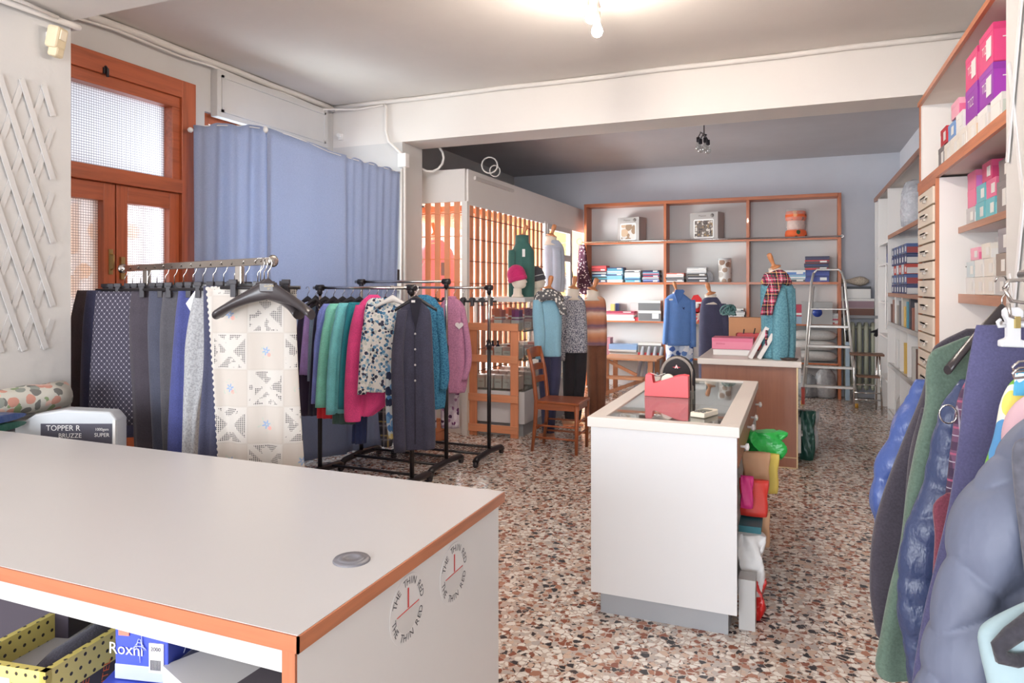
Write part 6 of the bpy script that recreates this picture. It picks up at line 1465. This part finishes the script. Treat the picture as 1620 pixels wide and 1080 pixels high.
def blue(label, loc, size, rz, full=True):
    t = thing('slipper_box', label, 'box', loc, rz); w, d, h = size
    MB().mat(0).box(-w/2, w/2, -d/2, d/2, 0, h).mat(1).box(-w/2-.001, w/2+.001, -d/2-.001, d/2, 0, h*.24).build('carton', [BLU, LB], t, .002)
    if full:
        MB().text('Roxni', .035, (-w*.28, -d/2-.0025, h*.48), (1, 0, 0), (0, 0, 1)).build('lettering', WHT, t)
        MB().box(-w*.42, -w*.22, -d/2-.003, -d/2, h*.7, h*.92).build('crest', plain(232, 130, 110, .5), t)
        MB().box(w*.16, w*.43, -d/2-.003, -d/2, h*.16, h*.62).build('price_label', plain(232, 230, 232, .4), t)
        MB().text('2000', .012, (w*.29, -d/2-.0042, h*.53), (1, 0, 0), (0, 0, 1)).build('price_digits', BLK, t)
        bc = MB()
        for k in range(9): bc.box(w*.19+k*.0028, w*.19+k*.0028+.0010, -d/2-.0042, -d/2, h*.2, h*.36)
        bc.build('barcode', BLK, t)
        dm = MB()
        for (sx_, sz_) in ((-.02, .5), (.02, .75)):
            for a in range(3): dm.tube([(w*sx_+.016*math.cos(q/5*PI)*(1-.3*a), -d/2-.0035, h*sz_+.008*math.sin(q/5*PI)*(a+1)) for q in range(6)], .0009, 4)
            dm.tube([(w*sx_, -d/2-.0035, h*sz_), (w*sx_+.002, -d/2-.0035, h*(sz_-.2))], .0009, 4)
        for a in range(5): dm.tube([(w/2+.003, -d*.3+.02*a, h*.3+.1*a*h), (w/2+.003, -d*.1+.03*a, h*.75), (w/2+.003, .02*a, h*.5)], .0009, 4)
        dm.build('line_drawing', plain(196, 202, 240, .5), t)
blue('blue slipper box printed with pale line drawings, the upper one with a price label', (-1.315, 1.19, .662), (.125, .24, .135), .22)
blue('blue slipper box partly covered, below the box with the price label', (-1.30, 1.14, .552), (.2, .28, .108), .42, True)
carton('white paper box with a thin sheet on top right of the blue boxes', (-1.10, 1.19, .552), (.18, .3, .15), plain(226, 224, 222, .5), rz=-.35, name='white_box', cat='box')
carton('dark grey box with a pink tag at the right end of the table shelf', (-.93, 1.2, .552), (.16, .3, .17), plain(96, 90, 96, .6), rz=-.05, name='dark_box', cat='box')
tg = MB().prism([(-.028, -.025), (.02, -.02), (.03, .0), (.0, .035), (-.02, .03)], (1, 0, 0), (0, 0, 1), (0, -1, 0), (-.965, 1.045, .69), .002).build('pink_tag', plain(240, 100, 120, .5)); tag(tg, 'pink folded tag stuck on the dark grey box', 'tag')
t = thing('shoe_box', 'black shoe box with a gold zigzag at the far left of the table shelf', 'box', (-1.86, 1.33, .552), .25)
MB().box(-.13, .13, -.17, .17, 0, .20).build('carton', plain(58, 50, 62, .5), t, .002)
zz = MB()
for a, b in (((.0, -.13), (.04, -.06)), ((.04, -.06), (.07, -.08)), ((.07, -.08), (.115, -.02))): zz.beam((a[0], a[1], .2005), (b[0], b[1], .2005), .008, .001)
zz.build('gold_zigzag', plain(214, 176, 100, .4), t)
MB().tube([(-.1, -.05, .201), (-.05, .05, .201), (0, .03, .201), (.04, .12, .201)], .0012, 4).tube([(-.12, -.1, .201), (-.02, .06, .201)], .001, 4).build('white_lines', WHT, t)
# ---------------------------------------------------------------- clothes rail at the right edge with coats
t = thing('clothes_rail', 'chrome clothes rail at the right edge carrying the winter coats', 'clothes rack', (.6, 1.7, 0))
ra, rb_ = Vector((.53, 2.12, 1.53)), Vector((.44, .75, 1.53))
MB().cyl(ra, rb_, .0125, n=12).build('rail', CHROME, t, world=True)
for q in (ra.lerp(rb_, .08), ra.lerp(rb_, .97)):
    MB().cyl((.70, q.y, .06), (.70, q.y, 1.5), .013, n=10).tube([(.70, q.y, 1.5), (.68, q.y, 1.53), (q.x, q.y, 1.53)], .012, 8).build('post', CHROME, t, world=True)
    MB().cyl((.3, q.y, .05), (.72, q.y, .05), .016, n=10).build('foot', CHROME, t, world=True)
def coat(label, f, body, m, th=.05, name='hanging_coat', cat='coat', sleeves=(), rz=0, **k):
    px0 = body[0][1]+40
    parts = [('sleeve', s[0], s[3] if len(s) > 3 else m, s[2] if len(s) > 2 else .05, s[1], dict(folds=1, amp=.006, n=28, sub=6, sq=1, **(dict(puff=k['puff']) if k.get('puff') else {}))) for s in sleeves]
    return garment(name, label, cat, f, px0, body[0][0], body, m, th=th, parts=parts, rz=rz, **k)
coat('shiny blue puffer jacket hanging farthest back on the coat rail', 2.12, [(600, 1450, 1600), (640, 1428, 1640), (700, 1402, 1650), (740, 1384, 1650), (790, 1377, 1650), (820, 1380, 1650), (858, 1392, 1640)], shiny(74, 96, 158, .32, 14, .9), .06, 'hanging_jacket', 'jacket', n=72, sub=12, puff=(.12, .016, .25))
DC = fabric(62, 56, 66, 180, .25)
coat('dark charcoal wool coat hanging between the blue puffer and the green coat', 2.0, [(520, 1530, 1640), (540, 1490, 1680), (560, 1474, 1690), (620, 1462, 1700), (700, 1430, 1700), (780, 1400, 1700), (850, 1382, 1700), (930, 1378, 1700), (980, 1384, 1700), (1012, 1390, 1695)], DC, .05, n=56, folds=2, sleeves=[([(640, 1440, 1480), (720, 1422, 1470), (840, 1412, 1455), (965, 1398, 1440)], -.055, .03)])
coat('grey green fleece coat hanging in front of the charcoal coat', 1.87, [(532, 1528, 1660), (545, 1496, 1690), (556, 1474, 1705), (580, 1465, 1715), (640, 1464, 1715), (700, 1450, 1715), (780, 1434, 1715), (860, 1424, 1715), (940, 1405, 1715), (1010, 1392, 1715), (1052, 1385, 1715), (1072, 1392, 1700)], fabric(92, 112, 98, 150, .2), .05, n=56, folds=2.2, amp=.016)
t = coat_hanger('broad black plastic hanger end poking out over the green fleece coat', None, wp(1585, 1.79, z=1.52), TH, SH, .28, .012, .15, .012)
NP = shiny(64, 76, 112, .38, 16, .9)
coat('navy blue puffer jacket with a pocket ring in front of the green coat', 1.76, [(600, 1520, 1680), (640, 1492, 1720), (700, 1476, 1730), (780, 1458, 1730), (830, 1434, 1730), (900, 1422, 1730), (960, 1420, 1730), (1030, 1430, 1730), (1100, 1440, 1730), (1200, 1452, 1720)], NP, .055, 'hanging_jacket', 'jacket', n=80, sub=10, puff=(.15, .014, .2))
tag(MB().tube([tuple(wp(1500, 1.66, 655)+Vector((.018*math.cos(a), .0, .022*math.sin(a)))) for a in [2*PI*i/16 for i in range(17)]], .0022, 6).build('pull_ring', CHROME), 'thin metal ring pull on the navy puffer jacket', 'ring')
PL2 = pat_tartan((112, 78, 104), [((58, 46, 70), 0, .16, .7), ((176, 90, 120), .3, .04, .8), ((190, 184, 196), .6, .02, .7)], 16)
coat('plum plaid flannel shirt hanging between the navy puffer and the navy trousers', 1.67, [(560, 1560, 1700), (620, 1520, 1730), (700, 1506, 1735), (780, 1496, 1735), (860, 1484, 1735), (930, 1474, 1735), (985, 1458, 1735), (1000, 1470, 1720)], PL2, .03, 'hanging_shirt', 'shirt', folds=3)
coat('burgundy knitted cardigan between the plaid shirt and the navy trousers', 1.62, [(780, 1498, 1700), (800, 1478, 1720), (850, 1481, 1730), (920, 1478, 1730), (950, 1482, 1720)], fabric(120, 56, 72), .03, 'hanging_cardigan', 'cardigan', folds=2)
NT_ = fabric(78, 76, 112, 220, .18)
t, l = coat('dusty navy trousers hung by a white clip hanger at the front of the coat rail', 1.5, [(514, 1546, 1720), (540, 1540, 1722), (620, 1528, 1728), (700, 1520, 1730), (800, 1506, 1735), (900, 1484, 1735), (980, 1466, 1735), (1080, 1450, 1735), (1200, 1440, 1735)], NT_, .022, 'hanging_trousers', 'trousers', folds=1.6, amp=.012)
MB().tube([(.045, -.032, -.02), (.035, -.036, -.25), (.02, -.04, -.5), (.0, -.045, -.7)], .0022, 6).build('crease', NT_, t)
FL2 = pat_blobs((232, 232, 216), [(206, 70, 160), (120, 180, 70), (90, 150, 200), (240, 220, 110), (226, 120, 180)], 13, .9, cut=.6)
coat('white top with pink green and blue flowers hanging behind the grey padded vest', 1.38, [(585, 1640, 1740), (600, 1606, 1760), (630, 1588, 1780), (690, 1576, 1790), (740, 1560, 1790), (800, 1540, 1790), (870, 1528, 1790), (930, 1520, 1780)], FL2, .03, 'hanging_jersey', 'top', folds=2, amp=.01)
coat('pale pink padded jacket hanging right behind the grey padded vest', 1.28, [(610, 1660, 1780), (625, 1630, 1800), (660, 1600, 1810), (710, 1586, 1810), (780, 1580, 1810)], plain(214, 176, 186, .6), .045, 'hanging_jacket', 'jacket', n=60, sub=8, puff=(.12, .010, 0))
GV = shiny(104, 110, 130, .6, 9, .7)
# padded vest: two overlapping quilted panels
t, l = coat('large slate grey quilted padded jacket nearest the camera on the coat rail', 1.13, [(640, 1680, 1800), (665, 1630, 1830), (700, 1592, 1840), (740, 1562, 1850), (790, 1528, 1850), (850, 1508, 1850), (920, 1492, 1850), (990, 1472, 1850), (1060, 1456, 1850), (1150, 1444, 1850), (1300, 1440, 1840)], GV, .075, 'hanging_jacket', 'jacket', n=120, sub=14, puff=(.2, .025, .85), amp=.012)
MB().tube([(.05, -.085, -.03), (.055, -.10, -.10), (.082, -.105, -.18), (.085, -.11, -.30), (.08, -.11, -.36)], .007, 8).build('zip', BLKM, t)
# aqua and black bag shaped garment at the bottom right
t, l = coat('pale aqua fleece with a wide black fur edge at the bottom right corner', .98, [(952, 1626, 1800), (965, 1600, 1820), (985, 1568, 1830), (1005, 1552, 1840), (1040, 1556, 1850), (1100, 1570, 1850), (1200, 1580, 1850)], plain(156, 178, 184, .8), .03, 'hanging_fleece', 'fleece', folds=1.5, amp=.006)
k_ = .98/1102
ed = [((1640-1666)*k_+0, -(945-952)*k_), ((1606-1666)*k_, -(962-952)*k_), ((1572-1666)*k_, -(985-952)*k_), ((1552-1666)*k_, -(1003-952)*k_), ((1556-1666)*k_, -(1018-952)*k_), ((1580-1666)*k_, -(1024-952)*k_), ((1610-1666)*k_, -(1018-952)*k_), ((1640-1666)*k_, -(1000-952)*k_)]
MB().tube([(x, -.035, z) for x, z in ed], [.012, .014, .012, .010, .010, .009, .008, .008], 10).build('fur_edge', fabric(46, 44, 52, 60, .4, bump=1), t)
t, l = coat('dark garment edge with a black fur strip hanging at the right frame edge', 1.04, [(690, 1650, 1800), (700, 1606, 1800), (760, 1604, 1810), (850, 1612, 1820), (930, 1618, 1820), (1000, 1622, 1820)], fabric(84, 84, 94, 60, .3), .02, 'hanging_vest', 'vest', folds=1)
# white clip hanger on the trousers
t = thing('clip_hanger', 'large white plastic clip hanger gripping the dusty navy trousers', 'hanger', wp(1580, 1.44, 455), TH)
kk = 1.44/1102
Zp = lambda y: -(y-455)*kk
Xp = lambda x: (x-1590)*kk
WP = plain(212, 212, 214, .3)
MB().prism([(Xp(a), Zp(b)) for a, b in ((1579, 490), (1584, 485), (1602, 485), (1608, 490), (1608, 500), (1604, 508), (1604, 535), (1619, 538), (1620, 548), (1573, 546), (1573, 536), (1584, 532), (1584, 508), (1579, 498))], (1, 0, 0), (0, 0, 1), (0, 1, 0), (0, -.04, 0), .014).build('clip', WP, t, .003)
MB().tube([(Xp(1584), -.03, Zp(514)), (Xp(1574), -.03, Zp(515)), (Xp(1572), -.03, Zp(508)), (Xp(1577), -.03, Zp(504))], .0035, 8).build('side_hook', WP, t)
MB().box(Xp(1592), Xp(1600), -.045, -.04, Zp(517), Zp(499)).build('spring', plain(190, 170, 110, .3, .7), t)
MB().cyl((Xp(1584), -.028, Zp(512)), (Xp(1740), -.028, Zp(512)), .006).tube([(Xp(1680), -.03, Zp(512)), (Xp(1680), -.03, Zp(455)), (Xp(1685), -.03, Zp(430))], .0035, 6).build('bar', WP, t)
t = thing('wire_hanger', 'pair of chrome wire hanger loops below the white clip carrying blue tissue', 'hanger', wp(1600, 1.36, 575), TH)
for d in (0, .012): MB().tube([(.08, -.02, .012-d), (.0, -.02, .006-d), (-.012, -.02, -.004-d), (-.01, -.02, -.014-d), (.08, -.02, -.004-d)], .0024, 6).build('wire', CHROME, t)
MB().prism([(-.004, -.06), (.1, -.06), (.1, .0), (.0, -.012)], (1, 0, 0), (0, 0, 1), (0, 1, 0), (0, -.016, 0), .006).build('blue_tissue', pat_blobs((90, 176, 214), [(230, 240, 244), (60, 140, 190)], 30, .5), t)
t = thing('chrome_clip_hanger', 'large chrome trouser clamp above the white clip at the right frame edge', 'hanger', wp(1612, 1.40, 480), TH)
MB().tube([(-.03, 0, .03), (-.02, 0, .046), (.01, 0, .048), (.03, 0, .03), (.025, 0, .0), (-.015, 0, .005), (-.03, 0, .03)], .004, 8).tube([(-.022, 0, .0), (-.018, 0, -.025), (.0, 0, -.032), (.03, 0, -.03)], .004, 8).cyl((.03, 0, .03), (.09, 0, .09), .004).build('clamp', CHROME, t)
for q, lab in ((wp(1480, 2.3, 465), 'heap of cream wrapped stockings showing above the green coat'),):
    pass
